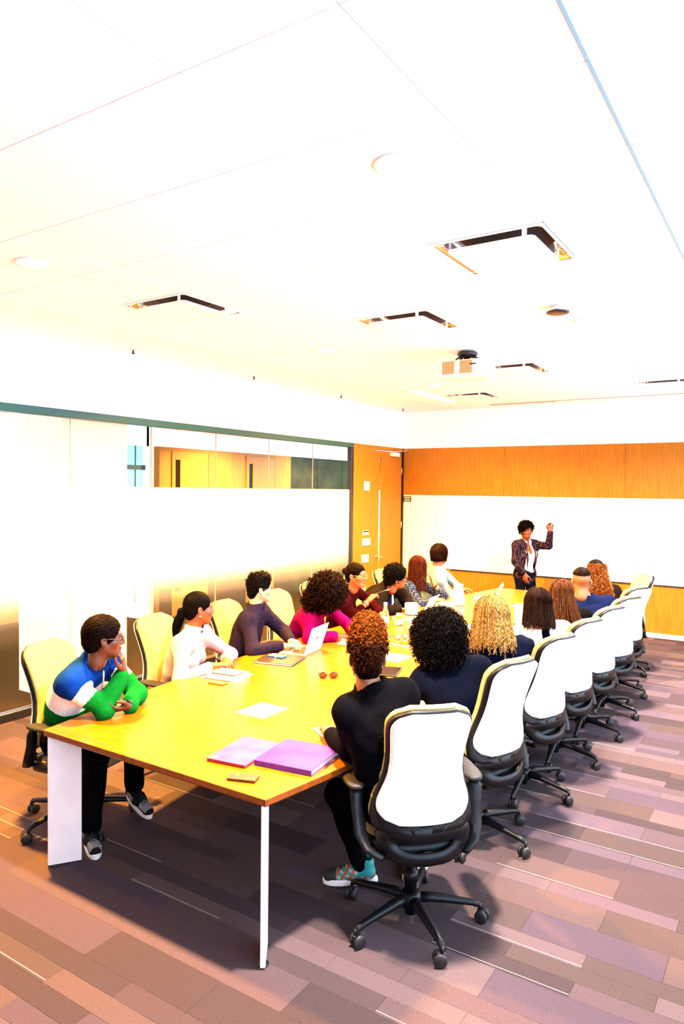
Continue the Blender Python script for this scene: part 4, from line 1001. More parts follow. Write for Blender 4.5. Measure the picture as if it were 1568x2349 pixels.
def afro(r, n, m, c=(0, -.02, .03), seed=1, cut=True, ln=.045, cr=.0075, tr=.0027, extra=(), nape=-.14, fc=None, turns=2.2):
    def f(x):
        p = [ELL(c, r, k=.02)] + list(extra) + ((fc or [ELL((0, .115, -.035), (.075, .085, .105), k=.01, op=-1)]) if cut else []) + [PLN((0, 0, -1), -nape)]
        V, Q = solid(p, .006, (.0035, 110., seed), 0); cv, cq = curls(V, Q, n, tr, ln, cr, turns, seed, .45, 12)
        hair_obj(x, [(V, Q, 0), (cv, cq, rng.integers(0, len(m), len(cq) // 33).repeat(33) if len(cq) % 33 == 0 else 0)], m)
    return f
def long_hair(m, zend, back=.03, wave=.004, wf=2., n=700, e=.008, r=.0016, thf=62, vol=True, flare=.01, m2=None, jit=.014, coil=False, seed=3, zj=.02, side=None):
    def f(x):
        parts = []
        if vol:
            zc = (zend + .03) / 2; hh = (.03 - zend) / 2
            p = cap_prims(e * .5, -.40, ears=False) + [CAP((0, -.055 - back * .3, .0), (0, -.055 - back, zend + .05), .062, .058, k=.04)]
            p = [ELL(SKULL_C, SKULL_R + e * .5, k=.02), CAP((.028, -.045 - back * .3, .0), (.03, -.045 - back, zend + .05), .052, .045, k=.03), CAP((-.028, -.045 - back * .3, .0), (-.03, -.045 - back, zend + .05), .052, .045, k=.03)] + FACE_CUT(-.03, .105, .085, .105, .088)
            V, Q = solid(p, .006, (.0012, 120., 3), 0); parts.append((V, Q, 0))
        nm = len(m)
        for i in range(nm):
            v, q = drape(n // nm, zend, thf, e, flare, wave, wf, r, seed + i, back=back, jit=jit, coil=coil, zj=zj, m=22 if wf > 3 else 16); parts.append((v, q, i))
        if side:
            for i, sd in enumerate(side):
                v, q = drape(sd['n'], sd['z'], 0, e + .004, flare, wave, wf, r, seed + 9 + i, back=sd.get('back', 0), jit=jit, thr=sd['thr'], shift=sd.get('shift', (0, 0)), zj=zj); parts.append((v, q, 0))
        hair_obj(x, parts, m)
    return f
def bob(m, zend, e=.02, seed=2, n=520):
    def f(x):
        p = [ELL(SKULL_C + V3(0, -.008, .0), SKULL_R + e, k=.02), ELL((0, -.05, -.035), (.07 + e * .6, .06 + e * .4, .055), k=.04)] + FACE_CUT(-.04, .112, .085, .10, .088) + [PLN((0, .2, -1), -zend)]
        V, Q = solid(p, .006, (.0012, 90., 5), 0); v, q = drape(n, zend, 52, e + .001, -.012, .002, 1.5, .0016, seed, jit=.006, zj=.006, m=12)
        hair_obj(x, [(V, Q, 0), (v, q, 0)], m)
    return f
def H_pony(x):
    V, Q = solid(cap_prims(.006, -.075, FACE_CUT(-.04, .105, .075, .098)), .0045, (.0006, 90., 3), 0); g = np.random.default_rng(4); n = 260; t = np.linspace(0, 1, 14)[None, :, None]
    a = g.uniform(0, 6.28, (n, 1, 1)); rr = np.sqrt(g.uniform(0, 1, (n, 1, 1))) * (.012 + .024 * np.sin(PI * np.clip(t * .9 + .05, 0, 1))) ; c = np.concatenate([0 * t, -.11 - .055 * np.sin(1.5 * t), -.005 - .20 * t ** 1.2], -1)
    P = c + np.concatenate([rr * np.cos(a), rr * np.sin(a), 0 * rr], -1); v, q = tubes(P, .0022, 3)
    bv, bq = solid([CAP((0, -.10, -.0), (0, -.135, -.02), .016, .018), CAP((0, -.135, -.02), (0, -.165, -.13), .022, .018, k=.02)], .006)
    hair_obj(x, [(V, Q, 0), (v, q, 0), (bv, bq, 0)], [h_black])
def H_tall(x):   # short dark hair standing up at the front
    V, Q = solid([ELL(SKULL_C + V3(0, .006, .012), SKULL_R + .012, k=.02), ELL((0, .035, .098), (.058, .055, .036), k=.03), ELL((0, -.062, -.03), (.058, .048, .06), k=.03)] + FACE_CUT(-.055, .105, .072, .118) + EARS_CUT + [PLN((0, .25, -1), .085)], .0045, (.0022, 120., 6), 0)
    v, q = curls(V, Q, 260, .0018, .022, .004, .7, 5, -.2, 7, np.nonzero(V[:, 2] > .06)[0]); hair_obj(x, [(V, Q, 0), (v, q, 0)], [h_black])
def H_fade(x):
    V, Q = solid([ELL(SKULL_C + V3(0, -.002, .004), SKULL_R + .006, k=.02), PLN((0, .1, -1), -.062)] + FACE_CUT(-.05, .105, .072, .105), .0045, (.0008, 260., 3), 0); hair_obj(x, [(V, Q, 0)], [h_dk])
def H_bun(x):
    V, Q = solid(cap_prims(.008, -.07, FACE_CUT(-.035, .105, .075, .10)) + [ELL((0, -.125, .03), (.035, .03, .035), k=.01)], .0045, (.0020, 110., 3), 0); hair_obj(x, [(V, Q, 0)], [h_dk])
def H_r7(x):
    V, Q = solid(cap_prims(.010, -.06), .005, (.001, 120., 3), 0); v, q = drape(420, -.27, 105, .010, .045, .012, 6., .0030, 5, m=30, back=.08, jit=.022, coil=True, zj=.03, top=58)
    v2, q2 = drape(160, -.24, 105, .012, .045, .014, 6., .0030, 6, m=30, back=.075, jit=.026, coil=True, zj=.03, top=58); p = [ELL((0, -.085, -.05), (.075, .05, .11), k=.03), ELL((0, -.11, -.16), (.07, .045, .09), k=.04)]; bv, bq = solid(p, .007, (.003, 90., 4), 0)
    hair_obj(x, [(V, Q, 0), (v, q, 1), (v2, q2, 2), (bv, bq, 3)], [h_dk, h_gin, hairm('copper_hair', (.30, .10, .022)), h_red])
def strap(x, a, b, r, m, name, t=.0, w=.012):
    """a band round the forearm at wrist side a of arm b"""
    e, wv = x['arms'][a][0], x['arms'][a][1]; u = unit(wv - e); c = e + (wv - e) * t; p = unit(np.cross(u, V3(.2, .3, 1))); q = np.cross(u, p); bm_ = MB()
    for o in np.linspace(-w, w, 4): bm_.tube([c + u * o + r * (p * math.cos(k) + q * math.sin(k)) - x['base'] for k in np.linspace(0, 2 * PI, 17)], .0042, 5, cap=False)
    return bm_.obj(name, m, x['root'])

# ---- left side, from the camera
m_jb, m_jw, m_jg = fabric('jacket_blue', (.004, .045, .30)), fabric('jacket_white', (.80, .76, .70)), fabric('jacket_green', (.004, .22, .022))
def as_l1(q, d):
    rel = q - d['P']; h = rel @ d['up'] / d['L']; f = rel @ d['fs']; l = np.abs(rel @ d['ls'])
    sleeve = np.minimum(np.linalg.norm(q - d['arms']['R'][0], axis=1), np.linalg.norm(q - d['arms']['L'][0], axis=1))
    hh = h - .35 * np.clip(l - .15, 0, 1) - .2 * np.clip(f, 0, 1)
    m = np.where(hh > .76, 0, np.where(hh > .50, 1, 2))
    for a in 'RL':
        S, E_, W_ = d['SH'][a], d['arms'][a][0], d['arms'][a][1]; u = E_ - S; t = ((q - S) @ u) / (u @ u); near = np.linalg.norm(q - (S + np.clip(t, 0, 1)[:, None] * u), axis=1) < .075
        m = np.where(near & (t > .02), np.where(t < .56, np.where(t < .22, 0, 1), 2), m)
        v = W_ - E_; t2 = ((q - E_) @ v) / (v @ v); nf = np.linalg.norm(q - (E_ + np.clip(t2, 0, 1)[:, None] * v), axis=1) < .07; m = np.where((nf & (t2 > -.05)) | (np.linalg.norm(q - E_, axis=1) < .075), 2, m)
    return m.astype(int)
def ex_l1(x):
    sp, b = x['sp'], x['base']; N = x['N']; fs, ls, up = x['fs'], x['ls'], x['up']
    z = MB().tube([sp(1.02, .075, .0) + fs * .0 - b, sp(.95, .100) - b, sp(.88, .122) - b, sp(.80, .135) - b, sp(.70, .138) - b], .0045, 6); z.obj('zipper', m_jw, x['root'])
    strap(x, 'L', None, .036, mat('black_wristband', (.01, .012, .014), .4), 'wristwatch', .98, .010)
    MB().tube([sp(.16, .07, -.165) - b, sp(.20, .11, -.13) - b, sp(.24, .135, -.07) - b], .006, 6).obj('pocket_piping', m_jw, x['root'])
def shoe_l1(c): return np.where((c[:, 0] > .115) & (c[:, 2] > .038) & (c[:, 0] < .185), 1, np.where((c[:, 2] < .066) & (c[:, 2] > .04) & (c[:, 0] < .05) & (c[:, 0] > -.02), 1, 0)).astype(int)
sh_l1 = dict(upper=[mat('black_sneaker_mesh', (.008, .009, .011), .7, spec=.1), mat('grey_sneaker_panel', (.36, .36, .38), .5)], sole=mat('white_sneaker_sole', (.80, .78, .74), .5), region=shoe_l1, laces=mat('sneaker_lace', (.02, .02, .022), .6))
def hj(x): short_hair(x, [h_dk], .013, (.0018, 230.), -.095)
person(dict(id='boy', label='person in a blue, white and green zip jacket resting chin on hand', H=(-3.285, 2.63, 1.185), hy=58, hp=4, P=(-3.68, 2.68, .53), N=(-3.375, 2.615, 1.02), ty=12, skin=K1, hs=1.0, sw=.155, fem=False, slouch=.05, loose=.018, girth=.95,
    arms=dict(R=dict(e=(-3.245, 2.59, .79), w=(-3.225, 2.715, .975), hd=(-.08, -.10, 1), hn=(.75, .60, .1), curl=.8, thumb=.1), L=dict(e=(-3.30, 2.87, .80), w=(-3.19, 2.72, .782), hd=(-.12, -1, .05), hn=(.45, 0, -.9), curl=.55, thumb=.4)),
    legs=dict(R=dict(k=(-3.27, 2.56, .53), a=(-3.335, 2.575, .11), sy=-30, sole=(-3.345, 2.58, 0)), L=dict(k=(-3.30, 2.86, .53), a=(-3.425, 2.965, .19), sy=-12, sp=15, sole=(-3.43, 2.965, .085))),
    top=[m_jb, m_jw, m_jg], assign=as_l1, topname='jacket', collar=.022, hair=hj, glasses=mat('dark_red_frame', (.06, .004, .004), .3), shoes=sh_l1, extra=ex_l1, wr=.0045, wf=34., h=.0058, hairc=(.01, .006, .004), handS=.92, legw=.016))
m_pink = fabric('pale_pink_cotton', (.79, .48, .48), .05)
def ex_l2(x): strap(x, 'R', None, .031, mat('beige_bracelet', (.55, .42, .30), .4), 'bracelet', .93, .008)
person(dict(id='ponytail', label='person in a pale pink blouse with a black ponytail, hands clasped on the table', H=(-3.655, 3.765, 1.16), hy=60, hp=3, P=(-3.83, 3.72, .53), ty=18, skin=(.34, .085, .022), sw=.15, arms=dict(R=dict(w=(-3.43, 3.66, .79), pole=(-.3, -1, -.5), hd=(.55, .8, .02), curl=.7, thumb=.5), L=dict(w=(-3.45, 3.83, .795), pole=(0, 1, -.5), hd=(.75, -.6, -.05), curl=.75, thumb=.6)),
    top=m_pink, collar=.020, vneck=True, hair=H_pony, earring=True, extra=ex_l2, topname='blouse', wr=.0035))
m_chk = pattern('purple_check_cotton', 'check', (.014, .009, .022), (.050, .030, .078), 60.)
person(dict(id='checked', label='person in a dark purple checked shirt and glasses, hands by an open laptop', H=(-3.735, 4.55, 1.21), hy=58, hp=0, P=(-3.88, 4.50, .53), ty=22, skin=K4, sw=.165, fem=False, hs=.98, arms=dict(R=dict(w=(-3.42, 4.46, .79), pole=(-.2, -1, -.6), hd=(.8, .5, 0), curl=.5), L=dict(w=(-3.47, 4.64, .79), pole=(0, 1, -.6), hd=(.85, -.4, 0), curl=.55)),
    top=m_chk, collar=.022, hair=H_tall, glasses=m_black, loose=.016, wr=.0035))
m_mag = fabric('magenta_knit', (.36, .002, .10), .25, 12)
person(dict(id='magenta', label='person in a magenta top with very big dark curly hair, leaning over the table', H=(-3.39, 5.11, 1.115), hy=42, hp=28, P=(-3.85, 5.24, .53), N=(-3.50, 5.09, .985), ty=0, skin=K2, sw=.15, slouch=.06, arms=dict(R=dict(e=(-3.43, 4.84, .785), w=(-3.27, 5.03, .785), hd=(.8, .6, 0), curl=.4), L=dict(e=(-3.36, 5.36, .80), w=(-3.20, 5.20, .79), hd=(.9, -.3, 0), curl=.4)),
    top=m_mag, hair=afro((.165, .165, .165), 1500, [h_dk, hairm('warm_dark_hair', (.03, .008, .003))], (0, -.045, .02), 3, True, .05, .007, .0026, [ELL((-.02, -.10, -.08), (.14, .10, .12), k=.04)], -.19), topname='blouse', wr=.005))
m_mar = fabric('maroon_knit', (.034, .0018, .003), .3, 30)
def ex_l5(x):
    e, w, hd = x['arms']['R'][:3]; b = x['base']; q = w + hd * .085
    strap(x, 'R', None, .030, mat('gold_bangle', (.8, .55, .15), .25, metal=.8), 'bracelet', .80, .003)
person(dict(id='maroon', label='person in a maroon top and thin glasses pointing with a pen', H=(-3.61, 5.88, 1.20), hy=4, hp=2, P=(-3.93, 6.0, .53), N=(-3.70, 5.90, 1.02), ty=12, skin=(.42, .15, .045), sw=.155, arms=dict(R=dict(e=(-3.62, 5.86, .80), w=(-3.545, 6.01, .945), hd=(.25, .75, .45), hn=(-.2, -.5, .9), curl=.95, thumb=.7), L=dict(w=(-3.52, 6.22, .79), pole=(0, 1, -.4), curl=.4)),
    sleeve={'R': .45, 'L': .88}, top=m_mar, hair=H_bun, glasses=mat('gold_frame', (.45, .30, .10), .3, metal=.8), extra=ex_l5, topname='sweater'))
m_jk = fabric('black_brown_jacket', (.012, .008, .005)); m_bl = fabric('royal_blue_top', (.012, .014, .11))
def ex_l6(x):
    b = MB().tube([x['sp'](.92, .06, .05) - x['base'], x['sp'](.72, .15, .02) - x['base'], x['sp'](.66, .16, .0) - x['base']], [.010, .016, .010], 6, flat=(1.5, .4)); b.obj('scarf', mat('white_cloth', (.8, .78, .72), .8), x['root'])
person(dict(id='blackjacket', label='person in a black jacket over a royal blue top with short dark curls', H=(-3.52, 6.53, 1.13), hy=42, hp=6, P=(-3.92, 6.74, .53), N=(-3.635, 6.55, 1.005), ty=0, skin=(.26, .07, .018), sw=.175, girth=1.3, slouch=.05, arms=dict(R=dict(e=(-3.60, 6.33, .79), w=(-3.47, 6.52, .79), hd=(.7, .7, 0), curl=.5), L=dict(e=(-3.56, 6.86, .80), w=(-3.42, 6.68, .79), hd=(.8, -.3, 0), curl=.5)),
    top=m_bl, jacket=dict(mat=m_jk, open=[(.2, .05), (.4, .065), (.6, .07), (.78, .06)]), hair=afro((.098, .118, .105), 700, [h_black], (0, -.02, .035), 5, True, .03, .005, .0022, [ELL((0, -.06, -.04), (.075, .055, .06), k=.03)], -.09), earring=True, extra=ex_l6))
m_plaid = pattern('blue_plaid_flannel', 'plaid', (.006, .010, .028), (.07, .10, .17), 11.)
def ex_l7(x): strap(x, 'L', None, .030, m_black, 'wristwatch', .80, .008)
person(dict(id='plaid', label='person in a blue plaid shirt with long straight red-brown hair, hand at chin', H=(-3.68, 7.39, 1.15), hy=50, hp=0, P=(-3.91, 7.42, .53), N=(-3.74, 7.385, .975), ty=8, skin=(.62, .30, .13), sw=.15, arms=dict(L=dict(e=(-3.50, 7.66, .79), w=(-3.57, 7.53, .965), hd=(-.25, -.35, 1), hn=(.8, .4, .1), curl=.9, thumb=.3), R=dict(w=(-3.46, 7.36, .79), pole=(0, -1, -.4), hd=(.6, .8, 0), curl=.4)),
    sleeve={'L': .40, 'R': .85}, top=m_plaid, hair=long_hair([h_red, hairm('chestnut_hair', (.09, .02, .006))], -.27, .01, .003, 1.2, 700, .006, .0018, 48, flare=.012), glasses=m_black, extra=ex_l7))
m_tq = fabric('white_turquoise_cloth', (.27, .44, .43), .08); m_tq2 = fabric('turquoise_trim', (.03, .52, .48))
def as_l8(q, d):
    rel = q - d['P']; f = rel @ d['fs']; l = np.abs(rel @ d['ls']); h = rel @ d['up'] / d['L']; return np.where((f > .09) & (np.abs(l - .05) < .02) & (h < .85), 1, np.where(h < .06, 1, 0)).astype(int)
person(dict(id='turquoise', label='person in a white and turquoise jacket with a short dark brown bob', H=(-3.70, 7.98, 1.25), hy=78, hp=0, P=(-3.93, 8.10, .53), ty=38, skin=(.40, .14, .045), sw=.16, arms=dict(R=dict(w=(-3.56, 8.22, .79), pole=(.1, -1, -.3), hd=(.6, .8, 0), curl=.45), L=dict(w=(-3.58, 8.38, .79), pole=(-.2, 1, -.4), hd=(.8, .3, 0), curl=.5)),
    top=[m_tq, m_tq2], assign=as_l8, hair=bob([hairm('dark_bob_hair', (.012, .004, .002))], -.075, .020), topname='jacket', vneck=True, loose=.018))

# ---- right side, from the camera
def shoe_r1(c): return np.where(c[:, 0] > .13, 0, np.where((c[:, 2] > .05) & (c[:, 0] < .02), 1, np.where(np.sin(c[:, 0] * 160 + c[:, 2] * 120) > .2, 2, np.where(np.sin(c[:, 0] * 90 - c[:, 2] * 200) > .3, 3, 1)))).astype(int)
sh_r1 = dict(upper=[mat('black_canvas', (.012, .012, .014), .7), mat('teal_canvas', (.01, .42, .42), .6), mat('orange_canvas', (.55, .12, .01), .6), mat('floral_white', (.7, .65, .6), .6)], sole=mat('white_rubber_sole', (.82, .80, .78), .45), region=shoe_r1, laces=mat('black_lace', (.01, .01, .01), .7))
def ex_r1(x):
    sp, b = x['sp'], x['base']
    MB().tube([sp(.80, -.128 - .012 * (1 - (l / .16) ** 2), l) - b + V3(0, 0, -.02 * (1 - (l / .16) ** 2)) for l in np.linspace(-.165, .165, 13)], .0022, 5).obj('yoke_seam', mat('seam_black', (.001, .001, .0015), .9, spec=.0), x['root'])
person(dict(id='auburn', label='person in a black shirt with tall auburn curls, nearest the camera, seen from behind', H=(-1.675, 2.835, 1.255), hy=122, hp=4, P=(-1.545, 2.94, .57), N=(-1.635, 2.83, 1.095), ty=134, skin=(.32, .10, .035), sw=.138, fem=True, slouch=.045, girth=1.15, arms=dict(L=dict(e=(-1.755, 2.82, .80), w=(-1.99, 2.99, .79), hd=(-.6, .7, 0), curl=.4), R=dict(w=(-1.93, 3.32, .79), pole=(.3, .9, -.5), hd=(-.8, .2, 0), curl=.45)),
    top=fabric('black_shirt', (.0030, .0032, .0048)), collar=.014, hair=H_r1, shoes=sh_r1, extra=ex_r1, legs=dict(L=dict(k=(-1.93, 2.98, .50), a=(-1.83, 3.05, .13), sy=205, sp=6, sole=(-1.82, 3.06, .035)), R=dict(k=(-1.86, 3.12, .50), a=(-1.66, 3.42, .12), sy=-95, sole=(-1.66, 3.44, .0))), h=.0085, wr=.004, hairc=(.03, .01, .004)))
person(dict(id='blackcurls', label='person in a navy blouse with big round black curls, seen from behind', H=(-1.745, 3.77, 1.18), hy=122, hp=8, P=(-1.62, 3.86, .57), N=(-1.665, 3.765, 1.02), ty=128, skin=K2, sw=.16, slouch=.06, arms=dict(L=dict(w=(-1.93, 3.80, .79), pole=(-.2, -1, -.4), hd=(-.9, .3, 0), curl=.5), R=dict(w=(-1.90, 4.10, .79), pole=(.1, 1, -.4), hd=(-.9, .2, 0), curl=.5)),
    top=fabric('ink_blue_blouse', (.0026, .0042, .012)), topname='blouse', hair=afro((.150, .150, .150), 2300, [h_black, hairm('soft_black_hair', (.008, .005, .004))], (0, -.03, .02), 8, True, .042, .0062, .0023, [ELL((0, -.06, -.07), (.125, .10, .10), k=.04)], -.17), loose=.018, girth=1.1, wr=.004))
person(dict(id='blond', label='person with long blond crinkled hair and a dark navy blouse, seen from behind', H=(-1.69, 4.47, 1.195), hy=116, hp=6, P=(-1.64, 4.60, .57), N=(-1.64, 4.47, 1.02), ty=124, skin=K3, sw=.16, slouch=.05, arms=dict(L=dict(w=(-1.95, 4.55, .79), pole=(-.2, -1, -.4), hd=(-.9, .3, 0)), R=dict(w=(-1.90, 4.85, .79), pole=(.1, 1, -.4), hd=(-.9, .2, 0))),
    top=navy, topname='blouse', hair=long_hair([h_bl, h_bl2, hairm('pale_blond_hair', (.62, .40, .14))], -.155, .045, .0075, 8., 780, .014, .0026, 50, flare=.035, jit=.03, coil=True, zj=.028), loose=.02, girth=1.1, wr=.006, wf=40.))
def as_r4(q, d):
    h = (q - d['P']) @ d['up'] / d['L']; hh = h; m = np.where((hh > .70) & (hh < 1.2) & (np.abs((q - d['P']) @ d['ls']) > .03), 1, 0)
    for a in 'RL':
        S, E_, W_ = d['SH'][a], d['arms'][a][0], d['arms'][a][1]; u = E_ - S; t = ((q - S) @ u) / (u @ u); near = np.linalg.norm(q - (S + np.clip(t, 0, 1)[:, None] * u), axis=1) < .072; m = np.where(near & (t > .25) & (t < .9), 1, m)
        v = W_ - E_; t2 = ((q - E_) @ v) / (v @ v); nf = np.linalg.norm(q - (E_ + np.clip(t2, 0, 1)[:, None] * v), axis=1) < .06; m = np.where(nf & (t2 > .15), 1 if a == 'L' else 0, m)
    return m.astype(int)
person(dict(id='stripe', label='person in a black top with broad white stripe and straight dark brown hair', H=(-1.60, 5.17, 1.195), hy=118, hp=8, P=(-1.63, 5.33, .57), N=(-1.565, 5.17, 1.035), ty=126, skin=K3, sw=.155, slouch=.05, girth=1.05, loose=.018, arms=dict(L=dict(w=(-1.95, 5.35, .84), pole=(-.3, -1, -.3), hd=(-.8, .3, .4), hn=(0, -1, .3), curl=.7), R=dict(w=(-1.85, 5.55, .79), pole=(.1, 1, -.4), hd=(-.9, .2, 0))),
    top=[fabric('black_blue_knit', (.0022, .0028, .007)), fabric('white_knit', (.82, .82, .82), .05)], assign=as_r4, topname='sweater', h=.0065, hair=long_hair([hairm('deep_brown_hair', (.012, .004, .002)), hairm('cool_brown_hair', (.030, .013, .009))], -.15, .025, .003, 1.5, 800, .010, .0019, 50, flare=.022, zj=.012)))
person(dict(id='lightbrown', label='person in a black top with long light brown hair down the back', H=(-1.63, 5.89, 1.185), hy=112, hp=6, P=(-1.61, 6.05, .57), N=(-1.59, 5.90, 1.015), ty=126, skin=K4, sw=.15, slouch=.05, girth=1.05, loose=.018, arms=dict(L=dict(w=(-2.0, 6.1, .84), pole=(-.3, -1, -.3), hd=(-.8, .4, .3), curl=.6), R=dict(w=(-1.92, 6.25, .79), pole=(.1, 1, -.4), hd=(-.9, .2, 0))),
    top=blk, hair=long_hair([h_lbr, hairm('copper_brown_hair', (.13, .05, .018)), h_brn], -.22, .04, .004, 1.6, 760, .007, .0019, 46, flare=.012, side=[dict(n=200, z=-.40, thr=(95, 170), back=.10, shift=(.10, 0))]), topname='sweater'))
person(dict(id='navyman', label='person with a close-cropped fade haircut in a navy shirt, seen from behind', H=(-1.68, 6.74, 1.21), hy=112, hp=4, P=(-1.60, 6.82, .57), N=(-1.615, 6.76, 1.03), ty=128, skin=(.36, .13, .05), sw=.185, fem=False, girth=1.1, hs=1.05, slouch=.05, arms=dict(L=dict(w=(-1.98, 6.80, .79), pole=(-.2, -1, -.4), hd=(-.9, .3, 0)), R=dict(w=(-1.92, 7.10, .79), pole=(.1, 1, -.4), hd=(-.9, .2, 0))),
    top=fabric('navy_shirt', (.005, .011, .05)), collar=.022, hair=H_fade, loose=.018))
person(dict(id='gingercurls', label='person with ginger curls hanging from dark hair, farthest on the window side', H=(-1.755, 7.60, 1.215), hy=120, hp=4, P=(-1.64, 7.58, .57), N=(-1.70, 7.58, 1.04), ty=130, skin=K3, sw=.155, slouch=.05, girth=1.0, arms=dict(L=dict(w=(-2.02, 7.60, .79), pole=(-.2, -1, -.4), hd=(-.9, .3, 0)), R=dict(w=(-1.98, 7.85, .79), pole=(.1, 1, -.4), hd=(-.9, .2, 0))),
    top=fabric('brown_black_top', (.010, .006, .004)), hair=H_r7))
# ---- presenter
m_dot = pattern('dark_dotted_blazer', 'dots', (.006, .0045, .010), (.24, .12, .22), 62.)
person(dict(id='presenter', label='presenter standing at the whiteboard in a dark dotted blazer with raised arm', H=(-3.285, 10.02, 1.475), hy=-46, hp=2, P=(-3.31, 10.06, .86), N=(-3.305, 10.055, 1.305), ty=-34, skin=(.22, .055, .014), sw=.150, slouch=-.01, girth=.92, hs=.92, l1=.26, l2=.235,
    arms=dict(L=dict(e=(-2.985, 10.10, 1.265), w=(-2.945, 10.03, 1.475), hd=(.10, -.02, 1), hn=(-.3, .9, 0), curl=.75, thumb=.8), R=dict(e=(-3.40, 9.90, 1.03), w=(-3.25, 9.86, .865), hd=(.25, -.1, -1), hn=(-.3, -.9, 0), curl=.5, thumb=.5)),
    legs=dict(L=dict(k=(-3.22, 10.10, .47), a=(-3.20, 10.14, .11), sy=-30, sole=(-3.20, 10.14, 0)), R=dict(k=(-3.34, 9.99, .47), a=(-3.33, 10.0, .11), sy=-50, sole=(-3.33, 10.0, 0))),
    top=fabric('white_blouse', (.84, .82, .72), .04), topname='blouse', vneck=True, loose=.004, jacket=dict(mat=m_dot, open=[(-.05, .085), (.1, .085), (.25, .08), (.4, .08), (.55, .085), (.7, .082), (.85, .07)], skirt=True, lapel=[(.20, .07), (.45, .065), (.65, .07), (.82, .07), (.93, .05)]),
    pants=mat('dark_jeans', (.004, .005, .010), .9, spec=.02), hair=afro((.115, .120, .105), 650, [h_black], (0, -.022, .055), 9, True, .035, .006, .0024, [ELL((0, -.055, -.02), (.085, .06, .07), k=.03)], -.075), earring=True, h=.008, hairc=(.004, .003, .002)))
# ------------------------------------------------------------------ things on the table
ZT = TH
m_paper = mat('white_paper', (.88, .87, .84), .7); m_silver = mat('silver_laptop', (.72, .71, .70), .35, metal=.35); m_lidw = mat('pale_laptop_lid', (.86, .80, .80), .3, metal=.1)
m_hatch = mat('bright_hatch_lid', (.93, .93, .92), .25, metal=.1); m_key = mat('dark_keys', (.05, .012, .006), .5); m_scr = mat('dark_screen', (.02, .02, .022), .08)
for i, yc in enumerate((3.205, 4.81, 6.30, 7.85)):
    MB().rbox(-.115, .085, yc - .113 - cyt, yc + .113 - cyt, ZT - .002, ZT + .004, .0015, seg=1).obj('power_hatch', m_hatch, tab)
def quad_item(name, label, cat, c, ang, z=ZT, group=None): return thing(name, label, cat, (c[0], c[1], z), R_(ang), group)
def phone(name, label, c, ang, L, W_, T, case, face=None, z=ZT, cam=False, inset=.006):
    t = quad_item(name, label, 'phone', c, ang, z)
    MB().rbox(-L / 2, L / 2, -W_ / 2, W_ / 2, 0, T, min(T * .45, .005), seg=2).obj('body', case, t)
    if face: MB().rbox(-L / 2 + inset * 2.2, L / 2 - inset * 2.2, -W_ / 2 + inset, W_ / 2 - inset, T - .0005, T + .0006, .0003, seg=1).obj('screen', face, t)
    if cam: MB().lathe([(.009, T - .001), (.009, T + .0015), (.006, T + .0015)], (-L / 2 + .035, .008, 0), 18).obj('round_window', mat('gold_disc', (.75, .55, .12), .3), t); MB().lathe([(.004, T), (.004, T + .001)], (-L / 2 + .012, .016, 0), 12).obj('camera_lens', mat('gold_disc', (.75, .55, .12), .3), t)
    return t
phone('phone', 'brown phone case with a round gold window at the near end of the table', (-2.05, 2.393), 20, .134, .066, .014, mat('brown_case', (.085, .028, .010), .45), cam=True)
phone('phone', 'white phone with grey screen beside the person in the black shirt', (-2.097, 3.098), -34, .138, .070, .009, mat('white_phone', (.86, .84, .80), .3), mat('grey_screen', (.16, .15, .14), .15))
phone('phone', 'gold phone lying in front of the stack of notebooks', (-3.208, 3.482), 7, .124, .063, .009, mat('gold_phone', (.62, .20, .02), .25, metal=.4), mat('gold_screen', (.40, .20, .05), .1))
# folders
pf = quad_item('folder', 'glossy pink folder with red edge at the near end of the table', 'folder', (-2.25, 2.635), 8)
MB().rbox(-.107, .107, -.165, .165, 0, .013, .003, seg=1).obj('back_cover', mat('red_folder_edge', (.5, .008, .04), .4), pf)
MB().rbox(-.109, .107, -.167, .165, .0131, .0165, .0012, seg=1).obj('front_cover', mat('pink_plastic', (.42, .10, .27), .4, var=.25, scale=9, spec=.04), pf)
MB().rbox(-.1, -.07, -.16, -.125, .0166, .0175, .0005, seg=1).obj('sticker', mat('gold_sticker', (.6, .42, .1), .4), pf)
vf = quad_item('binder', 'glossy purple binder beside the pink folder', 'binder', (-1.985, 2.72), 8)
MB().rbox(-.150, .150, -.156, .156, 0, .003, .001, seg=1).obj('back_cover', mat('violet_plastic', (.16, .03, .60), .3), vf)
MB().rbox(-.146, .146, -.150, .152, .003, .024, .001, seg=1).obj('pages', m_paper, vf)
MB().rbox(-.150, .150, -.158, -.152, .0, .027, .001, seg=1).obj('spine', mat('violet_spine', (.08, .008, .30), .3, var=.5, scale=28), vf)
MB().rbox(-.151, .151, -.157, .157, .0241, .0275, .001, seg=1).obj('front_cover', mat('lilac_plastic', (.20, .045, .44), .4, var=.35, scale=6, spec=.04), vf)
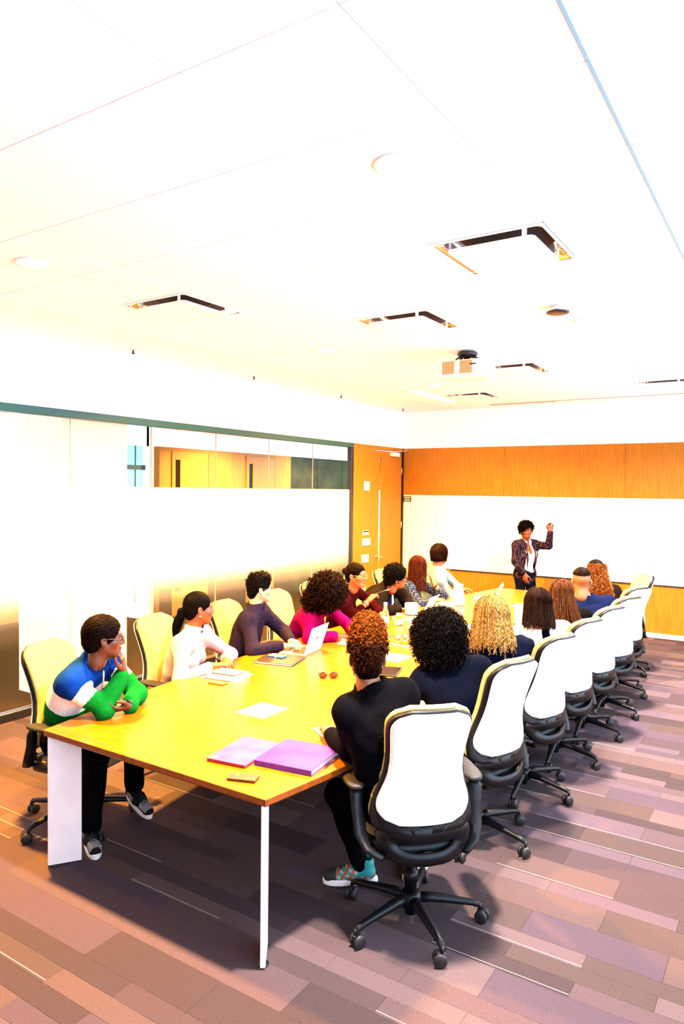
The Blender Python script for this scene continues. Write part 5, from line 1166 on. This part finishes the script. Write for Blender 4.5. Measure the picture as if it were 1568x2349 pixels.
# stack in front of the ponytail person
nb = quad_item('folder', 'white folder with blue edge at the bottom of the stack by the pink blouse', 'folder', (-3.285, 3.655), 10); MB().rbox(-.14, .14, -.11, .12, 0, .004, .001, seg=1).obj('cover', m_paper, nb); MB().rbox(-.11, .10, -.112, -.109, .0, .005, .0005, seg=1).obj('edge_strip', mat('blue_edge', (.06, .12, .2), .5), nb)
nb = quad_item('notebook', 'thick white notebook in the middle of the stack by the pink blouse', 'notebook', (-3.275, 3.655), 8, ZT + .0045); MB().rbox(-.115, .115, -.085, .09, 0, .020, .002, seg=1).obj('block', m_paper, nb); MB().rbox(-.116, .116, -.086, .091, .020, .023, .001, seg=1).obj('cover', m_paper, nb)
nb = quad_item('notebook', 'cream notebook with black edge on top of the stack by the pink blouse', 'notebook', (-3.265, 3.645), 9, ZT + .028); MB().rbox(-.095, .095, -.064, .066, 0, .008, .002, seg=1).obj('block', m_black, nb); MB().rbox(-.094, .094, -.062, .066, .008, .0115, .001, seg=1).obj('cover', mat('cream_cover', (.85, .74, .45), .5), nb); MB().rbox(.045, .07, .035, .05, .0116, .0121, .0003, seg=1).obj('dark_mark', m_dark, nb)
# padfolio with papers and the blue case
pd = quad_item('padfolio', 'black padfolio with white papers inside in front of the checked shirt', 'folder', (-3.254, 4.215), 15); MB().rbox(-.155, .155, -.14, .14, 0, .003, .001, seg=1).obj('back_cover', m_dark, pd); MB().rbox(-.148, .145, -.134, .132, .003, .013, .001, seg=1).obj('papers', m_paper, pd); MB().rbox(-.156, .156, -.138, .141, .013, .017, .0012, seg=1).obj('front_cover', mat('brown_black_leather', (.03, .016, .008), .35), pd); MB().rbox(-.145, -.128, -.128, -.122, .0171, .0178, .0003, seg=1).obj('badge', m_silver, pd)
bc = quad_item('phone', 'bright blue phone case lying on the black padfolio', 'phone', (-3.306, 4.245), 3, ZT + .0175); MB().rbox(-.066, .066, -.034, .034, 0, .010, .003).obj('body', mat('blue_case', (.004, .16, .55), .4), bc); MB().rbox(-.060, .060, -.030, .032, .0101, .013, .001, seg=1).obj('face', mat('yellow_white_face', (.85, .80, .40), .35), bc); MB().rbox(.0, .012, -.0345, -.033, .001, .010, .0005, seg=1).obj('clip', m_paper, bc)
def laptop(label, c, ang, w=.31, d=.225, open_deg=112, body=m_silver, lid=m_lidw, logo=False, screen=False):
    """local: user sits at -X, hinge at +X, width along Y"""
    t = quad_item('laptop', label, 'laptop', c, ang); MB().rbox(-d / 2, d / 2, -w / 2, w / 2, .001, .014, .004).obj('base', body, t)
    kb = MB().rbox(-d * .12, d * .42, -w * .42, w * .42, .0135, .0146, .0003, seg=1); k = kb.obj('keyboard', mat('key_bed', (.35, .30, .24), .5), t); ks = MB()
    for i in range(6):
        for j in range(13): ks.box(-d * .10 + i * .020, -d * .10 + i * .020 + .0165, -w * .41 + j * w * .063, -w * .41 + j * w * .063 + w * .055, .0146, .0158)
    tag(ks.obj('keys', m_key, k), kind='stuff'); MB().rbox(-d * .44, -d * .16, -w * .15, w * .15, .0138, .0145, .0003, seg=1).obj('trackpad', body, t)
    a = math.radians(180 - open_deg); M = Matrix.Translation((d / 2 - .004, 0, .014)) @ Matrix.Rotation(-(PI / 2 - a) + PI / 2, 4, 'Y') if False else Matrix.Translation((d / 2 - .004, 0, .013)) @ Matrix.Rotation(math.radians(open_deg - 90), 4, 'Y')
    l = MB().rbox(-.003, .004, -w / 2, w / 2, 0, d - .005, .0025).xf(M).obj('lid', lid, t)
    MB().rbox(-.0036, -.0028, -w / 2 + .01, w / 2 - .01, .012, d - .015, .0003, seg=1).xf(M).obj('screen', m_scr if not screen else screen, l)
    if logo: MB().lathe([(.001, .0042), (.012, .0042), (.012, .0050), (.001, .0050)], (0, 0, 0), 20, axis='x').rbox(.0042, .005, -.003, .004, .013, .022, .0002, seg=1).xf(M @ Matrix.Translation((0, 0, d * .52))).obj('lid_mark', m_dark, l)
    return t
laptop('open silver laptop with a dark mark on its lid in front of the checked shirt', (-3.315, 4.555), 10, logo=True, open_deg=108)
laptop('open laptop with pale lid beside the white mug', (-3.335, 6.62), 8, open_deg=118)
laptop('open silver laptop at the far end in front of the turquoise jacket', (-3.16, 8.08), 22, .30, .22, 125)
# sunglasses
def shades(label, c, ang, m, lens):
    t = quad_item('sunglasses', label, 'glasses', c, ang); b = MB()
    for s in (1, -1):
        b.tube([(s * .036 + .027 * math.cos(a), .004 * math.cos(a) ** 2, .022 + .019 * math.sin(a)) for a in np.linspace(0, 2 * PI, 17)], .0026, 5, cap=False)
        b.tube([(s * .064, .0, .030), (s * .068, .05, .026), (s * .060, .10, .012), (s * .052, .125, .003)], .0024, 5)
    b.tube([(-.010, 0, .026), (0, -.003, .029), (.010, 0, .026)], .0024, 5); b.obj('frame', m, t)
    for s in (1, -1): MB().lathe([(.001, -.0006), (.026, -.0006), (.026, .0006), (.001, .0006)], (s * .036, 0, .022), 18, axis='y').obj('lens', lens, t)
    return t
m_lens = mat('amber_lens', (.20, .07, .01), .08); shades('amber sunglasses lying in the middle of the near table half', (-2.68, 4.01), 35, m_dark, m_lens)
shades('dark sunglasses lying beside the gold-rimmed tablet', (-2.865, 5.43), 60, m_dark, mat('pale_lens', (.70, .60, .35), .1))
def slate(label, c, ang, L, W_, rim, face, z=ZT, tilt=0.0, name='tablet', cat='tablet', roll=0.0):
    t = thing(name, label, cat, (c[0], c[1], z)); t.rotation_euler = (roll, tilt, R_(ang)); MB().rbox(-L / 2, L / 2, -W_ / 2, W_ / 2, 0, .009, .004).obj('body', rim, t); MB().rbox(-L / 2 + .008, L / 2 - .008, -W_ / 2 + .006, W_ / 2 - .006, .0086, .0096, .0003, seg=1).obj('screen', face, t); return t
slate('tablet with pale rim and painted amber reflection beside the black curls', (-2.755, 5.32), 75, .24, .17, m_paper, mat('amber_reflection_screen', (.26, .12, .02), .1))  # amber reflection is painted into the screen colour
slate('dark tablet on the table behind the neck of the person in the black shirt', (-2.43, 4.40), 108, .25, .17, m_dark, m_scr)
# magazine by the black curls person, paper by the blond person
mg = quad_item('magazine', 'printed magazine under the hand of the person with black curls', 'magazine', (-1.97, 3.90), 70); MB().rbox(-.14, .14, -.105, .105, 0, .004, .001, seg=1).obj('pages', m_paper, mg); MB().rbox(-.12, .02, -.09, .09, .004, .0045, .0002, seg=1).obj('print_block', mat('print_green', (.25, .3, .15), .6, var=.8, scale=40), mg); MB().rbox(.03, .12, -.09, .09, .004, .0045, .0002, seg=1).obj('print_block', mat('print_red', (.45, .2, .12), .6, var=.8, scale=50), mg)
nt_ = quad_item('notepad', 'white open notepad at the table edge beside the striped top', 'notepad', (-1.70, 5.55), 85); MB().rbox(-.15, .15, -.11, .11, 0, .010, .001, seg=1).obj('pages', m_paper, nt_); MB().rbox(-.155, .155, -.115, .115, -.0, .003, .001, seg=1).obj('cover', m_dark, nt_)
for lab, c, a, n in (('white sheet under the hands of the person in magenta', (-3.18, 5.12), 20, .002), ('white notepad in front of the plaid shirt', (-3.34, 7.42), 12, .012), ('notebook stack in front of the black jacket', (-3.31, 6.40), -6, .018)):
    t = quad_item('notepad', lab, 'notepad', c, a); MB().rbox(-.10, .10, -.14, .14, 0, n, .0006, seg=1).obj('pages', m_paper, t)
    if n > .01: MB().rbox(-.102, .102, -.142, .142, n, n + .003, .0005, seg=1).obj('cover', m_paper if n < .015 else mat('tan_cover', (.62, .34, .12), .5), t)
mk = quad_item('mug', 'large white mug with dark foot on the notebook stack', 'mug', (-3.31, 6.47), 0, ZT + .021); MB().lathe([(.045, .0), (.060, .004), (.064, .02), (.066, .115), (.063, .118), (.060, .112), (.056, .02)], n=32).obj('cup', mat('white_ceramic', (.88, .87, .86), .2), mk); MB().lathe([(.050, -.0), (.061, .0005), (.0645, .010), (.05, .0102)], n=32).obj('foot', m_dark, mk); MB().tube([(.062, 0, .095), (.10, 0, .085), (.10, 0, .045), (.062, 0, .03)], .006, 8).xf(Matrix.Rotation(.9, 4, 'Z')).obj('handle', mat('white_ceramic', (.88, .87, .86), .2), mk)
mr = quad_item('marker', 'purple marker lying in front of the white mug', 'marker', (-3.235, 6.36), -20); MB().lathe([(.006, -.06), (.008, -.055), (.008, .03), (.006, .035), (.006, .065)], (0, 0, .008), 12, axis='x').obj('barrel', mat('purple_barrel', (.12, .01, .16), .4), mr); MB().lathe([(.0085, .02), (.0085, .065), (.004, .068)], (0, 0, .0085), 12, axis='x').obj('cap', mat('pink_cap', (.5, .05, .3), .4), mr)
def glassm(name, tint):
    m = bpy.data.materials.new(name); m.use_nodes = True; b = m.node_tree.nodes['Principled BSDF']; b.inputs['Base Color'].default_value = (*tint, 1); b.inputs['Roughness'].default_value = .03; b.inputs['Transmission Weight'].default_value = 1.0; b.inputs['IOR'].default_value = 1.3; return m
m_bot = glassm('clear_bottle', (.97, .97, .93))
bt = quad_item('bottle', 'tall clear water bottle with white cap and label', 'bottle', (-3.245, 5.815), 0); MB().lathe([(.030, .0), (.036, .004), (.036, .115), (.030, .145), (.017, .185), (.014, .21)], n=28).obj('glass', m_bot, bt); MB().lathe([(.0365, .045), (.0368, .046), (.0368, .10), (.0365, .101)], n=28).obj('paper_label', m_paper, bt); MB().lathe([(.016, .21), (.017, .212), (.017, .236), (.015, .238)], n=20).obj('cap', m_paper, bt)
b2 = quad_item('bottle', 'short clear jar with white lid beside the tall bottle', 'bottle', (-3.20, 6.00), 0); MB().lathe([(.036, 0), (.040, .004), (.040, .07), (.030, .085), (.024, .092)], n=28).obj('glass', m_bot, b2); MB().lathe([(.026, .092), (.027, .093), (.027, .112), (.025, .113)], n=20).obj('lid', m_paper, b2); MB().lathe([(.0404, .012), (.0406, .013), (.0406, .045), (.0404, .046)], n=28).obj('paper_label', m_paper, b2)
pc = quad_item('pitcher', 'white water pitcher between the plaid shirt and the turquoise jacket', 'pitcher', (-3.22, 7.46), 0); MB().lathe([(.060, 0), (.072, .01), (.075, .08), (.058, .16), (.050, .20), (.056, .235), (.052, .236), (.045, .2)], n=30).obj('jug', mat('white_ceramic', (.88, .87, .86), .2), pc); MB().tube([(.05, 0, .21), (.11, 0, .20), (.12, 0, .12), (.07, 0, .05)], .008, 8).xf(Matrix.Rotation(2.4, 4, 'Z')).obj('handle', mat('white_ceramic', (.88, .87, .86), .2), pc); MB().tube([(0, -.045, .215), (0, -.07, .24)], [.02, .012], 8).xf(Matrix.Rotation(.4, 4, 'Z')).obj('spout', mat('white_ceramic', (.88, .87, .86), .2), pc)
ks = quad_item('keys', 'purple keyring with lanyard loop in the middle of the table', 'keys', (-3.03, 5.40), 0); b = MB()
for q in range(3): b.tube([(.022 * math.cos(a) + q * .004, .022 * math.sin(a), .006 + q * .007) for a in np.linspace(0, 2 * PI, 17)], .0045, 5, cap=False)
b.obj('coil', mat('purple_coil', (.05, .02, .30), .4), ks); MB().tube([(.02, .02, .004), (.06, .06, .004), (.11, .05, .004), (.15, -.01, .004), (.14, -.03, .004)], .003, 5).obj('lanyard', mat('grey_cord', (.28, .24, .34), .6), ks); MB().tube([(.02, -.02, .004), (.055, -.04, .004)], [.006, .004], 6).rbox(.05, .085, -.05, -.035, .001, .006, .001, seg=1).obj('key', m_alu, ks)
# held things
pen = thing('pen', 'thin dark pen held by the person in the maroon top', 'pen', (-3.46, 6.115, 1.025)); MB().tube([(-.05, -.06, -.02), (.03, .03, .012)], .0045, 8).obj('barrel', m_dark, pen); MB().tube([(.03, .03, .012), (.055, .058, .022)], [.0045, .003], 8).obj('tip', m_paper, pen)
mk2 = thing('marker', 'white marker in the raised hand of the presenter', 'marker', (-2.93, 10.02, 1.60)); MB().tube([(0, 0, -.05), (.015, 0, .06)], .007, 10).obj('barrel', m_paper, mk2); MB().tube([(.015, 0, .06), (.019, 0, .085)], [.005, .003], 8).obj('tip', m_dark, mk2)
slate('black phone held upright by the person in the striped top', (-1.995, 5.46, 0), 100, .15, .075, m_dark, m_scr, .93, -.9, 'phone', 'phone', 0)
slate('pale tablet held up by the person with light brown hair', (-2.06, 6.25, 0), 110, .22, .16, m_paper, m_paper, .90, -.85)
